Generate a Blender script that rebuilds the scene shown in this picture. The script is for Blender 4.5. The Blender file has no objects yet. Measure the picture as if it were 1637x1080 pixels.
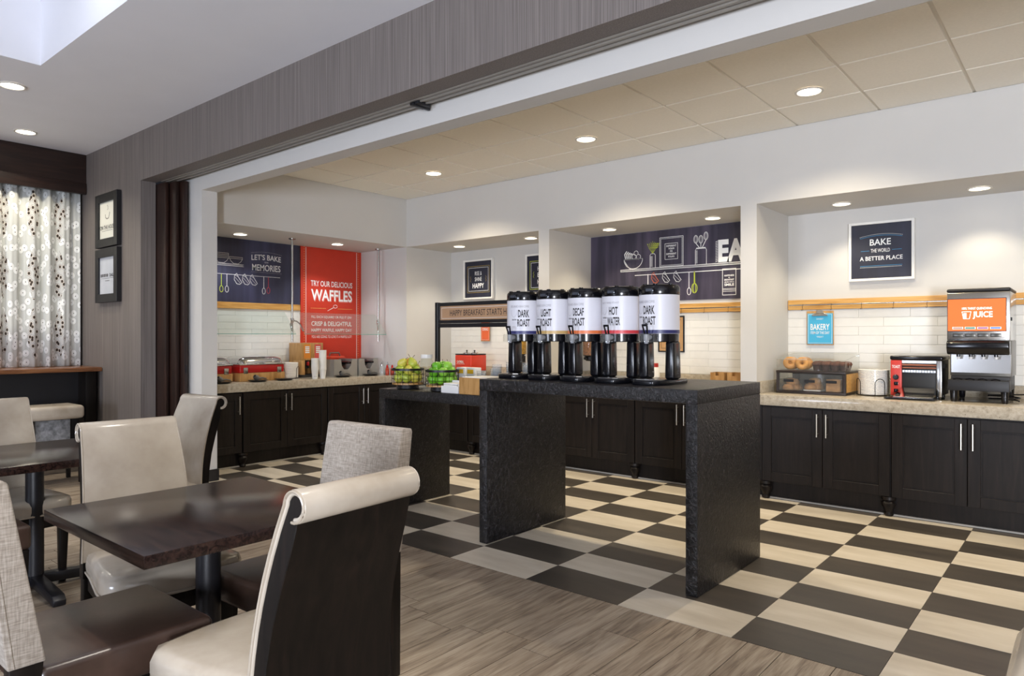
import bpy, bmesh, math, random
from mathutils import Vector, Matrix
random.seed(7)
SC = bpy.context.scene
COL = SC.collection
PI = math.pi

def lin(h):
    h = h.lstrip('#')
    r = []
    for i in (0, 2, 4):
        c = int(h[i:i+2], 16) / 255.0
        r.append(c / 12.92 if c <= 0.04045 else ((c + 0.055) / 1.055) ** 2.4)
    return (r[0], r[1], r[2], 1.0)

# ------------------------------------------------------------------ camera
cam = bpy.data.cameras.new('camera')
cam.sensor_width = 36.0
cam.lens = 36.0 * 1116.0 / 1637.0
cam.shift_y = -1.0 / 1637.0
cam.clip_start = 0.05
camo = bpy.data.objects.new('camera', cam)
COL.objects.link(camo)
camo.location = (0, 0, 1.36)
camo.rotation_euler = (PI / 2, 0, math.radians(39.9))
SC.camera = camo

# ------------------------------------------------------------------ world, added daylight, exposure
w = bpy.data.worlds.new('world')
SC.world = w
w.use_nodes = True
w.node_tree.nodes['Background'].inputs[0].default_value = (0.55, 0.68, 0.95, 1)
w.node_tree.nodes['Background'].inputs[1].default_value = 0.6
SC.view_settings.view_transform = 'Standard'
SC.view_settings.look = 'None'
SC.view_settings.gamma = 1.0
SC.view_settings.use_curve_mapping = False
SC.view_settings.exposure = 0.06

KITCHEN_W = 125.0
NICHE_W = 24.0
DINING_W = 56.0
ADDED_WINDOW_W = 660.0

def added_window_light(name, loc, rot, sx, sz, power, col):
    l = bpy.data.lights.new(name, 'AREA')
    l.shape = 'RECTANGLE'; l.size = sx; l.size_y = sz
    l.energy = power; l.color = col
    o = bpy.data.objects.new(name, l)
    COL.objects.link(o)
    o.location = loc; o.rotation_euler = rot
    return o
# stand-in for the unseen light source: added window in the wall behind the camera
added_window_light('added_daylight', (2.80, -3.88, 1.0), (PI / 2, 0, 0), 1.05, 1.5, ADDED_WINDOW_W, (0.85, 0.90, 1.0))
# added second, dimmer window along the same wall, brightening ceiling and leather
added_window_light('added_daylight', (-3.6, -3.92, 1.3), (PI / 2, 0, 0), 1.3, 1.1, ADDED_WINDOW_W * 0.26, (0.74, 0.82, 1.0))
SC.cycles.diffuse_bounces = 8
SC.cycles.max_bounces = 14

# ------------------------------------------------------------------ materials
def newmat(name):
    m = bpy.data.materials.new(name)
    m.use_nodes = True
    nt = m.node_tree
    b = nt.nodes['Principled BSDF']
    return m, nt, b

def N(nt, kind, **kw):
    n = nt.nodes.new(kind)
    for k, v in kw.items():
        if k in n.inputs:
            n.inputs[k].default_value = v
        else:
            setattr(n, k, v)
    return n

def coords(nt, scale=(1, 1, 1), kind='Object', rand=False, rot=(0, 0, 0)):
    tc = N(nt, 'ShaderNodeTexCoord')
    mp = N(nt, 'ShaderNodeMapping')
    mp.inputs['Scale'].default_value = scale
    mp.inputs['Rotation'].default_value = rot
    nt.links.new(tc.outputs[kind], mp.inputs['Vector'])
    if rand:
        oi = N(nt, 'ShaderNodeObjectInfo')
        mu = N(nt, 'ShaderNodeMath', operation='MULTIPLY')
        mu.inputs[1].default_value = 37.0
        nt.links.new(oi.outputs['Random'], mu.inputs[0])
        cb = N(nt, 'ShaderNodeCombineXYZ')
        for i in range(3):
            nt.links.new(mu.outputs[0], cb.inputs[i])
        nt.links.new(cb.outputs[0], mp.inputs['Location'])
    return mp.outputs['Vector']

def ramp(nt, fac, stops):
    r = N(nt, 'ShaderNodeValToRGB')
    el = r.color_ramp.elements
    while len(el) < len(stops):
        el.new(0.5)
    for e, (p, c) in zip(el, stops):
        e.position = p
        e.color = lin(c) if isinstance(c, str) else c
    nt.links.new(fac, r.inputs[0])
    return r.outputs[0]

def bump(nt, b, h, strength=0.2, dist=0.01):
    bn = N(nt, 'ShaderNodeBump')
    bn.inputs['Strength'].default_value = strength
    bn.inputs['Distance'].default_value = dist
    nt.links.new(h, bn.inputs['Height'])
    nt.links.new(bn.outputs[0], b.inputs['Normal'])

def shade(c, k):
    return tuple(min(1, x * k) for x in c[:3]) + (1,)

MC = {}
def plain(name, hexc, rough=0.5, metal=0.0, var=0.06, scale=8.0, bmp=0.0, bscale=60.0, spec=0.5, sc=(1, 1, 1), coat=0.0):
    if name in MC:
        return MC[name]
    m, nt, b = newmat(name)
    c = lin(hexc)
    v = coords(nt, sc, rand=True)
    n = N(nt, 'ShaderNodeTexNoise', Scale=scale, Detail=3.0)
    nt.links.new(v, n.inputs['Vector'])
    nt.links.new(ramp(nt, n.outputs[0], [(0.3, shade(c, 1 - var)), (0.7, shade(c, 1 + var))]), b.inputs['Base Color'])
    b.inputs['Roughness'].default_value = rough
    b.inputs['Metallic'].default_value = metal
    b.inputs['Specular IOR Level'].default_value = spec
    b.inputs['Coat Weight'].default_value = coat
    if bmp:
        n2 = N(nt, 'ShaderNodeTexNoise', Scale=bscale, Detail=2.0)
        nt.links.new(v, n2.inputs['Vector'])
        bump(nt, b, n2.outputs[0], bmp, 0.004)
    MC[name] = m
    return m

def emit(name, hexc, strength, base=None):
    if name in MC:
        return MC[name]
    m, nt, b = newmat(name)
    b.inputs['Base Color'].default_value = lin(base or hexc)
    b.inputs['Emission Color'].default_value = lin(hexc)
    b.inputs['Emission Strength'].default_value = strength
    MC[name] = m
    return m

def clear(name, tint='#f4fbf8', rough=0.02, alpha=0.16, refl=0.04):
    # thin clear sheet: mostly see-through with a glossy skin
    if name in MC:
        return MC[name]
    m = bpy.data.materials.new(name); m.use_nodes = True
    nt = m.node_tree; nt.nodes.clear()
    out = N(nt, 'ShaderNodeOutputMaterial')
    tr = N(nt, 'ShaderNodeBsdfTransparent'); tr.inputs[0].default_value = lin(tint)
    gl = N(nt, 'ShaderNodeBsdfGlossy'); gl.inputs['Roughness'].default_value = rough
    df = N(nt, 'ShaderNodeBsdfDiffuse'); df.inputs[0].default_value = (0.85, 0.88, 0.88, 1)
    lw = N(nt, 'ShaderNodeLayerWeight'); lw.inputs['Blend'].default_value = 0.5
    pw = N(nt, 'ShaderNodeMath', operation='POWER'); pw.inputs[1].default_value = 4.0
    nt.links.new(lw.outputs['Facing'], pw.inputs[0])
    fr = N(nt, 'ShaderNodeMath', operation='MULTIPLY_ADD'); fr.inputs[1].default_value = 0.5; fr.inputs[2].default_value = refl
    nt.links.new(pw.outputs[0], fr.inputs[0])
    m1 = N(nt, 'ShaderNodeMixShader'); m2 = N(nt, 'ShaderNodeMixShader')
    m1.inputs[0].default_value = alpha
    nt.links.new(tr.outputs[0], m1.inputs[1]); nt.links.new(df.outputs[0], m1.inputs[2])
    nt.links.new(fr.outputs[0], m2.inputs[0]); nt.links.new(m1.outputs[0], m2.inputs[1]); nt.links.new(gl.outputs[0], m2.inputs[2])
    nt.links.new(m2.outputs[0], out.inputs[0])
    MC[name] = m
    return m

def mk_wallpaper():
    m, nt, b = newmat('striped_wallpaper')
    v = coords(nt, (170, 170, 0.35))
    n = N(nt, 'ShaderNodeTexNoise', Scale=1.0, Detail=3.0)
    nt.links.new(v, n.inputs['Vector'])
    v2 = coords(nt, (420, 420, 2.0))
    n2 = N(nt, 'ShaderNodeTexNoise', Scale=1.0, Detail=2.0)
    nt.links.new(v2, n2.inputs['Vector'])
    ad = N(nt, 'ShaderNodeMath', operation='ADD')
    nt.links.new(n.outputs[0], ad.inputs[0]); nt.links.new(n2.outputs[0], ad.inputs[1])
    hf = N(nt, 'ShaderNodeMath', operation='MULTIPLY'); hf.inputs[1].default_value = 0.5
    nt.links.new(ad.outputs[0], hf.inputs[0])
    nt.links.new(ramp(nt, hf.outputs[0], [(0.36, '#5a5350'), (0.5, '#6f6864'), (0.64, '#857d78')]), b.inputs['Base Color'])
    b.inputs['Roughness'].default_value = 0.6
    bump(nt, b, hf.outputs[0], 0.12, 0.003)
    return m

def mk_plank():
    m, nt, b = newmat('grey_wood_plank')
    v = coords(nt, (20.0, 1.7, 1.0), rand=True)
    n = N(nt, 'ShaderNodeTexNoise', Scale=1.6, Detail=7.0, Roughness=0.62, Distortion=0.7)
    nt.links.new(v, n.inputs['Vector'])
    v2 = coords(nt, (120.0, 4.0, 1.0), rand=True)
    n2 = N(nt, 'ShaderNodeTexNoise', Scale=1.5, Detail=4.0, Distortion=0.4)
    nt.links.new(v2, n2.inputs['Vector'])
    mx = N(nt, 'ShaderNodeMath', operation='MULTIPLY_ADD')
    mx.inputs[1].default_value = 0.38
    nt.links.new(n2.outputs[0], mx.inputs[0]); nt.links.new(n.outputs[0], mx.inputs[2])
    oi = N(nt, 'ShaderNodeObjectInfo')
    mo = N(nt, 'ShaderNodeMath', operation='MULTIPLY_ADD'); mo.inputs[1].default_value = 0.13; 
    nt.links.new(oi.outputs['Random'], mo.inputs[0]); nt.links.new(mx.outputs[0], mo.inputs[2])
    nt.links.new(ramp(nt, mo.outputs[0], [(0.46, '#4a3f34'), (0.62, '#78695a'), (0.76, '#958674'), (0.95, '#ac9e8c')]), b.inputs['Base Color'])
    b.inputs['Roughness'].default_value = 0.42
    bump(nt, b, mx.outputs[0], 0.1, 0.003)
    return m

def mk_tile(name, a, c, d):
    m, nt, b = newmat(name)
    v = coords(nt, (1.6, 7.0, 1.0), rand=True)
    n = N(nt, 'ShaderNodeTexNoise', Scale=1.3, Detail=5.0, Roughness=0.55)
    nt.links.new(v, n.inputs['Vector'])
    nt.links.new(ramp(nt, n.outputs[0], [(0.3, a), (0.52, c), (0.72, d)]), b.inputs['Base Color'])
    b.inputs['Roughness'].default_value = 0.38
    return m

def mk_granite():
    m, nt, b = newmat('speckled_stone')
    v = coords(nt)
    vo = N(nt, 'ShaderNodeTexVoronoi', Scale=55.0)
    nt.links.new(v, vo.inputs['Vector'])
    n = N(nt, 'ShaderNodeTexNoise', Scale=38.0, Detail=5.0, Roughness=0.7)
    nt.links.new(v, n.inputs['Vector'])
    base = ramp(nt, n.outputs[0], [(0.30, '#8b8272'), (0.44, '#a79d8b'), (0.6, '#b4aa99'), (0.76, '#c6bdac')])
    sp = ramp(nt, vo.outputs['Distance'], [(0.10, (0.12, 0.1, 0.08, 1)), (0.2, (1, 1, 1, 1))])
    # only some cells carry a dark fleck
    th = N(nt, 'ShaderNodeSeparateColor')
    nt.links.new(vo.outputs['Color'], th.inputs[0])
    gt = N(nt, 'ShaderNodeMath', operation='GREATER_THAN'); gt.inputs[1].default_value = 0.86
    nt.links.new(th.outputs[0], gt.inputs[0])
    mx = N(nt, 'ShaderNodeMix', data_type='RGBA', blend_type='MULTIPLY')
    nt.links.new(gt.outputs[0], mx.inputs['Factor'])
    nt.links.new(base, mx.inputs['A']); nt.links.new(sp, mx.inputs['B'])
    nt.links.new(mx.outputs['Result'], b.inputs['Base Color'])
    b.inputs['Roughness'].default_value = 0.14
    return m

def mk_hide():
    m, nt, b = newmat('black_hide')
    v = coords(nt, (1, 1, 1))
    vo = N(nt, 'ShaderNodeTexNoise', Scale=34.0, Detail=6.0, Roughness=0.62, Distortion=1.4)
    nt.links.new(v, vo.inputs['Vector'])
    nt.links.new(ramp(nt, vo.outputs[0], [(0.34, '#0c0b0c'), (0.56, '#181617'), (0.68, '#454042')]), b.inputs['Base Color'])  # pale stop paints speckled highlights and scratches into the hide colour
    b.inputs['Roughness'].default_value = 0.33
    b.inputs['Specular IOR Level'].default_value = 0.45
    bump(nt, b, vo.outputs[0], 0.8, 0.012)
    return m

def mk_darkwood(name, a, c, d, rough=0.35, along=1, sc=3.0, bm=0.05, spec=0.25, gr=26.0, dis=1.2, lo=0.3, hi=0.75):
    m, nt, b = newmat(name)
    s = [gr, gr, gr]; s[along] = gr / 13
    v = coords(nt, tuple(s), rand=True)
    n = N(nt, 'ShaderNodeTexNoise', Scale=sc * 0.35, Detail=5.0, Roughness=0.6, Distortion=dis)
    nt.links.new(v, n.inputs['Vector'])
    nt.links.new(ramp(nt, n.outputs[0], [(lo, a), (0.5, c), (hi, d)]), b.inputs['Base Color'])
    b.inputs['Roughness'].default_value = rough
    b.inputs['Specular IOR Level'].default_value = spec
    bump(nt, b, n.outputs[0], bm, 0.003)
    return m

def mk_linen():
    m, nt, b = newmat('grey_linen')
    v = coords(nt, (1, 1, 1))
    n = N(nt, 'ShaderNodeTexNoise', Scale=18.0, Detail=2.0)
    v1 = coords(nt, (220, 220, 22)); v2 = coords(nt, (22, 22, 260))
    n1 = N(nt, 'ShaderNodeTexNoise', Scale=1.0, Detail=2.0); n2 = N(nt, 'ShaderNodeTexNoise', Scale=1.0, Detail=2.0)
    nt.links.new(v1, n1.inputs['Vector']); nt.links.new(v2, n2.inputs['Vector'])
    ad = N(nt, 'ShaderNodeMath', operation='ADD')
    nt.links.new(n1.outputs[0], ad.inputs[0]); nt.links.new(n2.outputs[0], ad.inputs[1])
    hf = N(nt, 'ShaderNodeMath', operation='MULTIPLY'); hf.inputs[1].default_value = 0.5
    nt.links.new(ad.outputs[0], hf.inputs[0])
    nt.links.new(ramp(nt, hf.outputs[0], [(0.36, '#80766a'), (0.5, '#968c80'), (0.64, '#aaa094')]), b.inputs['Base Color'])
    b.inputs['Roughness'].default_value = 0.9
    b.inputs['Sheen Weight'].default_value = 0.15
    bump(nt, b, hf.outputs[0], 0.25, 0.002)
    return m

def mk_leather(name, a, c, d, rough=0.3):
    m, nt, b = newmat(name)
    v = coords(nt, (1, 1, 1), rand=True)
    n = N(nt, 'ShaderNodeTexNoise', Scale=5.0, Detail=4.0, Roughness=0.55)
    nt.links.new(v, n.inputs['Vector'])
    nt.links.new(ramp(nt, n.outputs[0], [(0.3, a), (0.5, c), (0.72, d)]), b.inputs['Base Color'])
    b.inputs['Roughness'].default_value = rough
    n2 = N(nt, 'ShaderNodeTexNoise', Scale=130.0, Detail=2.0)
    nt.links.new(v, n2.inputs['Vector'])
    bump(nt, b, n2.outputs[0], 0.06, 0.002)
    return m

def mk_curtain():
    m, nt, b = newmat('floral_curtain_cloth')
    tc = N(nt, 'ShaderNodeTexCoord')
    sep = N(nt, 'ShaderNodeSeparateXYZ')
    nt.links.new(tc.outputs['UV'], sep.inputs[0])
    def layer(scale, off):
        mp = N(nt, 'ShaderNodeMapping')
        mp.inputs['Scale'].default_value = (scale, scale * 0.8, 1); mp.inputs['Location'].default_value = (off, off * 1.7, 0)
        nt.links.new(tc.outputs['UV'], mp.inputs['Vector'])
        vo = N(nt, 'ShaderNodeTexVoronoi', Scale=1.0)
        vo.voronoi_dimensions = '2D'
        nt.links.new(mp.outputs[0], vo.inputs['Vector'])
        return vo
    big = layer(12.5, 3.1)
    sm = layer(19.0, 9.7)
    # white petals with a grey outline
    c1 = ramp(nt, big.outputs['Distance'], [(0.04, '#3a3530'), (0.07, '#f6f7f4'), (0.34, '#eff1ee'), (0.38, '#c4c5c1'), (0.44, '#cdcfca')])
    dk = ramp(nt, sm.outputs['Distance'], [(0.16, '#2a2320'), (0.24, '#8d7a66'), (0.34, '#e6e5e0'), (0.44, '#8d8a86'), (0.5, '#ccccc8')])
    # dark flowers run in vertical bands, in clusters
    s1 = N(nt, 'ShaderNodeMath', operation='MULTIPLY'); s1.inputs[1].default_value = 2 * PI / 0.36
    nt.links.new(sep.outputs[0], s1.inputs[0])
    si = N(nt, 'ShaderNodeMath', operation='SINE'); nt.links.new(s1.outputs[0], si.inputs[0])
    s2 = N(nt, 'ShaderNodeMath', operation='MULTIPLY'); s2.inputs[1].default_value = 2 * PI / 0.62
    nt.links.new(sep.outputs[1], s2.inputs[0])
    co = N(nt, 'ShaderNodeMath', operation='SINE'); nt.links.new(s2.outputs[0], co.inputs[0])
    ml = N(nt, 'ShaderNodeMath', operation='MULTIPLY_ADD'); ml.inputs[1].default_value = 0.35
    nt.links.new(co.outputs[0], ml.inputs[0]); nt.links.new(si.outputs[0], ml.inputs[2])
    gt = N(nt, 'ShaderNodeMath', operation='GREATER_THAN'); gt.inputs[1].default_value = 0.68
    nt.links.new(ml.outputs[0], gt.inputs[0])
    mx = N(nt, 'ShaderNodeMix', data_type='RGBA')
    nt.links.new(gt.outputs[0], mx.inputs['Factor']); nt.links.new(c1, mx.inputs['A']); nt.links.new(dk, mx.inputs['B'])
    nt.links.new(mx.outputs['Result'], b.inputs['Base Color'])
    b.inputs['Roughness'].default_value = 0.85
    return m

def mk_oak(name, a, c, d, sc=(3, 40, 40), rough=0.4):
    m, nt, b = newmat(name)
    v = coords(nt, sc, rand=True)
    n = N(nt, 'ShaderNodeTexNoise', Scale=1.0, Detail=4.0, Distortion=0.8)
    nt.links.new(v, n.inputs['Vector'])
    nt.links.new(ramp(nt, n.outputs[0], [(0.3, a), (0.5, c), (0.7, d)]), b.inputs['Base Color'])
    b.inputs['Roughness'].default_value = rough
    return m

def mk_chalk(name, base, streak):
    m, nt, b = newmat(name)
    v = coords(nt, (9, 9, 0.8))
    n = N(nt, 'ShaderNodeTexNoise', Scale=1.0, Detail=3.0)
    nt.links.new(v, n.inputs['Vector'])
    nt.links.new(ramp(nt, n.outputs[0], [(0.4, base), (0.72, streak)]), b.inputs['Base Color'])
    b.inputs['Roughness'].default_value = 0.55
    return m

def mk_fruit(name, a, c, d):
    m, nt, b = newmat(name)
    oi = N(nt, 'ShaderNodeObjectInfo')
    v = coords(nt, (1, 1, 1), rand=True)
    n = N(nt, 'ShaderNodeTexNoise', Scale=22.0, Detail=3.0)
    nt.links.new(v, n.inputs['Vector'])
    mu = N(nt, 'ShaderNodeMath', operation='MULTIPLY_ADD'); mu.inputs[1].default_value = 0.35
    nt.links.new(n.outputs[0], mu.inputs[0]); nt.links.new(oi.outputs['Random'], mu.inputs[2])
    nt.links.new(ramp(nt, mu.outputs[0], [(0.2, a), (0.65, c), (1.15 / 1.35, d)]), b.inputs['Base Color'])
    b.inputs['Roughness'].default_value = 0.3
    return m

WALLPAPER = mk_wallpaper()
PLANK = mk_plank()
TILE_L = mk_tile('cream_floor_tile', '#c3b8a5', '#d0c6b4', '#dcd3c3')
TILE_D = mk_tile('charcoal_floor_tile', '#3d3833', '#48423b', '#534c44')
GRANITE = mk_granite()
HIDE = mk_hide()
CAB = mk_darkwood('espresso_cabinet_wood', '#15110f', '#1c1714', '#261f1b', 0.38, 2)
CHAIRWOOD = mk_darkwood('espresso_chair_wood', '#0e0b09', '#14100d', '#1e1612', 0.42, 2, spec=0.18)
TABLEWOOD = mk_darkwood('stained_oak_tabletop', '#150d0b', '#231714', '#33231d', 0.2, 0, 2.4, 0.04, 0.34, 75.0, 0.6, 0.36, 0.68)
LINEN = mk_linen()
BEIGE = mk_leather('beige_leather', '#a19584', '#b1a696', '#bdb3a4', 0.2)
BROWN = mk_leather('brown_leather', '#33261f', '#43332b', '#57443b', 0.3)
CURTAIN = mk_curtain()
OAK = mk_oak('golden_oak', '#b5803c', '#cc9a52', '#d9ab66')
OAKBOX = mk_oak('light_oak_veneer', '#a4773f', '#b98d55', '#c89c63', (30, 30, 4))
BARWOOD = mk_oak('brown_bar_wood', '#5c3a24', '#7a4f32', '#94653f', (30, 3, 30), 0.25)
PANELWOOD = mk_oak('dark_brown_partition', '#1c110d', '#281812', '#341f17', (30, 30, 2), 0.4)
VALANCE = mk_oak('dark_valance_wood', '#1f1512', '#2a1c17', '#37251e', (30, 2, 30), 0.4)
NAVY = mk_chalk('navy_mural_print', '#2b2c42', '#3c3d58')
NAVY2 = mk_chalk('charcoal_mural_print', '#2c2838', '#4c4456')
NAVY3 = mk_chalk('navy_poster_print', '#1f2130', '#282a3c')
RED = plain('red_print', '#c8361f', 0.5, var=0.03)
WHITE_WALL = plain('white_paint', '#cac8c4', 0.7, var=0.012, scale=3)
CEIL_D = plain('dining_ceiling_paint', '#e6e7ec', 0.8, var=0.012, scale=3)
CEIL_T = plain('ceiling_tile_fibre', '#efeade', 0.85, var=0.02, scale=60, bmp=0.15, bscale=300)
CEIL_G = plain('ceiling_grid_metal', '#d9d3c6', 0.6, var=0.01)
GROUT = plain('floor_grout', '#2c2620', 0.9)
SUBWAY = plain('white_glazed_tile', '#e4e3de', 0.32, var=0.02, scale=14, bmp=0.1, bscale=14)
GROUTW = plain('wall_grout', '#c9c7c0', 0.8)
BLACK = plain('black_plastic', '#0c0c10', 0.18, var=0.1)
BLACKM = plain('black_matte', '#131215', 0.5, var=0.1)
BLACKMET = plain('black_metal', '#17161a', 0.4, metal=0.2)
STEEL = plain('brushed_steel', '#b9b7b3', 0.25, metal=1.0, var=0.06, sc=(1, 1, 40))
CHROME = plain('chrome', '#d8d8da', 0.08, metal=1.0, var=0.02)
SATIN = plain('satin_nickel', '#cfc8ba', 0.3, metal=1.0, var=0.03)
ALU = plain('track_aluminium', '#9a948c', 0.4, metal=0.4)
WHITEP = plain('white_plastic', '#ecebe8', 0.35, var=0.015)
LABELW = plain('white_label', '#d5d4da', 0.4, var=0.01)
CHINA = plain('white_china', '#e9e7e2', 0.15, var=0.01)
PAPER = plain('white_paper_cup', '#ecebe6', 0.55, var=0.012)
INKW = plain('white_ink', '#efefec', 0.6, var=0.03)
INKC = plain('chalk_ink', '#cfcfcf', 0.8, var=0.12, scale=60)
INKK = plain('black_ink', '#2a2426', 0.6)
INKG = plain('grey_ink', '#a09da4', 0.6)
INKGREEN = plain('lime_chalk', '#b9c640', 0.8)
INKORANGE = plain('orange_chalk', '#d9683a', 0.8)
INKRED = plain('red_chalk', '#b8434a', 0.8)
INKBLUE = plain('blue_ink', '#3f8fbf', 0.7)
INKGOLD = plain('gold_ink', '#a58f4a', 0.6)
INKYEL = plain('yellow_ink', '#e6c26a', 0.6)
GLASS = clear('clear_glass', '#f9fdfb', 0.01, 0.04, 0.05)
ACRYL = clear('clear_acrylic', '#f8f8f6', 0.03, 0.04, 0.04)
CUPCLR = clear('clear_cup_plastic', '#fafbfc', 0.05, 0.16, 0.06)
GLASSEDGE = plain('green_glass_edge', '#4fa090', 0.1)

# ------------------------------------------------------------------ mesh builder
_tc = {}
def text_geo(s, bold=0.0, spacing=1.0):
    k = (s, bold, spacing)
    if k in _tc:
        return _tc[k]
    c = bpy.data.curves.new('lettering', 'FONT')
    c.body = s; c.size = 1.0; c.align_x = 'CENTER'; c.offset = bold; c.resolution_u = 3
    c.space_character = spacing
    o = bpy.data.objects.new('lettering', c)
    me = bpy.data.meshes.new_from_object(o)
    v = [(q.co.x, q.co.y) for q in me.vertices]
    f = [tuple(p.vertices) for p in me.polygons]
    bpy.data.objects.remove(o); bpy.data.curves.remove(c); bpy.data.meshes.remove(me)
    _tc[k] = (v, f)
    return v, f

class MB:
    def __init__(s):
        s.v = []; s.f = []
    def add(s, vs, fs):
        o = len(s.v)
        s.v += [tuple(p) for p in vs]
        s.f += [tuple(i + o for i in q) for q in fs]
        return s
    def box(s, x0, x1, y0, y1, z0, z1):
        return s.add([(x0, y0, z0), (x1, y0, z0), (x1, y1, z0), (x0, y1, z0), (x0, y0, z1), (x1, y0, z1), (x1, y1, z1), (x0, y1, z1)],
                     [(0, 3, 2, 1), (4, 5, 6, 7), (0, 1, 5, 4), (1, 2, 6, 5), (2, 3, 7, 6), (3, 0, 4, 7)])
    def taper(s, r0, z0, r1, z1):
        # r = (x0,x1,y0,y1) bottom and top rectangles
        a, b, c, d = r0; e, f, g, h = r1
        return s.add([(a, c, z0), (b, c, z0), (b, d, z0), (a, d, z0), (e, g, z1), (f, g, z1), (f, h, z1), (e, h, z1)],
                     [(0, 3, 2, 1), (4, 5, 6, 7), (0, 1, 5, 4), (1, 2, 6, 5), (2, 3, 7, 6), (3, 0, 4, 7)])
    def prism_x(s, pts, hw):
        # pts: closed (y,z) outline counter-clockwise seen from +x ; hw: half width or function of z
        g = hw if callable(hw) else (lambda z: hw)
        n = len(pts)
        vs = [(-g(z), y, z) for y, z in pts] + [(g(z), y, z) for y, z in pts]
        fs = [tuple(range(n))[::-1], tuple(range(n, 2 * n))]
        fs += [(i, (i + 1) % n, n + (i + 1) % n, n + i) for i in range(n)]
        return s.add(vs, fs)
    def prism_z(s, pts, z0, z1):
        n = len(pts)
        vs = [(x, y, z0) for x, y in pts] + [(x, y, z1) for x, y in pts]
        fs = [tuple(range(n))[::-1], tuple(range(n, 2 * n))]
        fs += [(i, (i + 1) % n, n + (i + 1) % n, n + i) for i in range(n)]
        return s.add(vs, fs)
    def prism_y(s, pts, y0, y1):
        n = len(pts)
        vs = [(x, y0, z) for x, z in pts] + [(x, y1, z) for x, z in pts]
        fs = [tuple(range(n)), tuple(range(n, 2 * n))[::-1]]
        fs += [((i + 1) % n, i, n + i, n + (i + 1) % n) for i in range(n)]
        return s.add(vs, fs)
    def strip_x(s, pts, hw):
        # band: list of (outer, inner) pairs of (y,z), extruded in x
        g = hw if callable(hw) else (lambda z: hw)
        n = len(pts)
        vs = []
        for (a, b) in pts:
            vs += [(-g(a[1]), a[0], a[1]), (g(a[1]), a[0], a[1]), (g(a[1]), b[0], b[1]), (-g(a[1]), b[0], b[1])]
        fs = [(0, 1, 2, 3), tuple(4 * (n - 1) + i for i in (3, 2, 1, 0))]
        for i in range(n - 1):
            for j in range(4):
                k = (j + 1) % 4
                fs.append((4 * i + k, 4 * i + j, 4 * i + 4 + j, 4 * i + 4 + k))
        return s.add(vs, fs)
    def lathe(s, prof, n=24, cx=0, cy=0, a0=0.0, a1=2 * PI):
        full = abs(a1 - a0 - 2 * PI) < 1e-6
        m = n if full else n + 1
        vs = []
        for r, z in prof:
            for i in range(m):
                a = a0 + (a1 - a0) * i / n
                vs.append((cx + r * math.cos(a), cy + r * math.sin(a), z))
        fs = []
        for j in range(len(prof) - 1):
            for i in range(n):
                k = (i + 1) % m
                fs.append((j * m + i, j * m + k, (j + 1) * m + k, (j + 1) * m + i))
        if full:
            if prof[0][0] > 1e-5: fs.append(tuple(range(m))[::-1])
            if prof[-1][0] > 1e-5: fs.append(tuple((len(prof) - 1) * m + i for i in range(m)))
        return s.add(vs, fs)
    def tube(s, path, r, n=8, closed=False):
        P = [Vector(p) for p in path]
        m = len(P)
        vs = []; up = Vector((0.13, 0.31, 0.94))
        for i, p in enumerate(P):
            if closed: t = P[(i + 1) % m] - P[i - 1]
            else: t = P[min(i + 1, m - 1)] - P[max(i - 1, 0)]
            t.normalize()
            a = t.cross(up)
            if a.length < 0.2: a = t.cross(Vector((1, 0, 0)))
            a.normalize(); b = t.cross(a)
            rr = r[i] if isinstance(r, (list, tuple)) else r
            for k in range(n):
                q = p + a * math.cos(2 * PI * k / n) * rr + b * math.sin(2 * PI * k / n) * rr
                vs.append(q)
        fs = []
        for i in range(m if closed else m - 1):
            j = (i + 1) % m
            for k in range(n):
                l = (k + 1) % n
                fs.append((i * n + k, i * n + l, j * n + l, j * n + k))
        if not closed:
            fs.append(tuple(range(n))[::-1]); fs.append(tuple((m - 1) * n + k for k in range(n)))
        return s.add(vs, fs)
    def ribbon(s, pts, wd, y=-0.001, closed=False):
        # flat printed line in the local xz plane
        P = [Vector((a, b)) for a, b in pts]
        m = len(P); vs = []
        for i, p in enumerate(P):
            t = (P[(i + 1) % m] - P[i - 1]) if closed else (P[min(i + 1, m - 1)] - P[max(i - 1, 0)])
            if t.length < 1e-9: t = Vector((1, 0))
            t.normalize(); nn = Vector((-t.y, t.x)) * wd * 0.5
            vs += [(p.x + nn.x, y, p.y + nn.y), (p.x - nn.x, y, p.y - nn.y)]
        fs = [(2 * i, 2 * i + 1, 2 * ((i + 1) % m) + 1, 2 * ((i + 1) % m)) for i in range(m if closed else m - 1)]
        return s.add(vs, fs)
    def rect(s, x0, x1, z0, z1, y=-0.001):
        return s.add([(x0, y, z0), (x1, y, z0), (x1, y, z1), (x0, y, z1)], [(0, 1, 2, 3)])
    def outline(s, x0, x1, z0, z1, wd, y=-0.001):
        for a in ((x0, x1, z0, z0 + wd), (x0, x1, z1 - wd, z1), (x0, x0 + wd, z0, z1), (x1 - wd, x1, z0, z1)):
            s.rect(*a, y=y)
        return s
    def text(s, st, cx, cz, wd, h, y=-0.001, bold=0.0, wrap=None, spacing=1.0, arc=0.0):
        v, f = text_geo(st, bold, spacing)
        xs = [p[0] for p in v]; zs = [p[1] for p in v]
        x0, x1, z0, z1 = min(xs), max(xs), min(zs), max(zs)
        out = []
        for px, pz in v:
            u = ((px - x0) / (x1 - x0) - 0.5) * wd
            q = cz + ((pz - z0) / (z1 - z0) - 0.5) * h - arc * (2 * u / wd) ** 2
            if wrap:   # wrap = (radius, angle offset): label round a cylinder, front is -y
                r, off = wrap
                a = (cx + u) / r + off
                out.append((r * math.sin(a), -r * math.cos(a), q))
            else:
                out.append((cx + u, y, q))
        return s.add(out, f)
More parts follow.
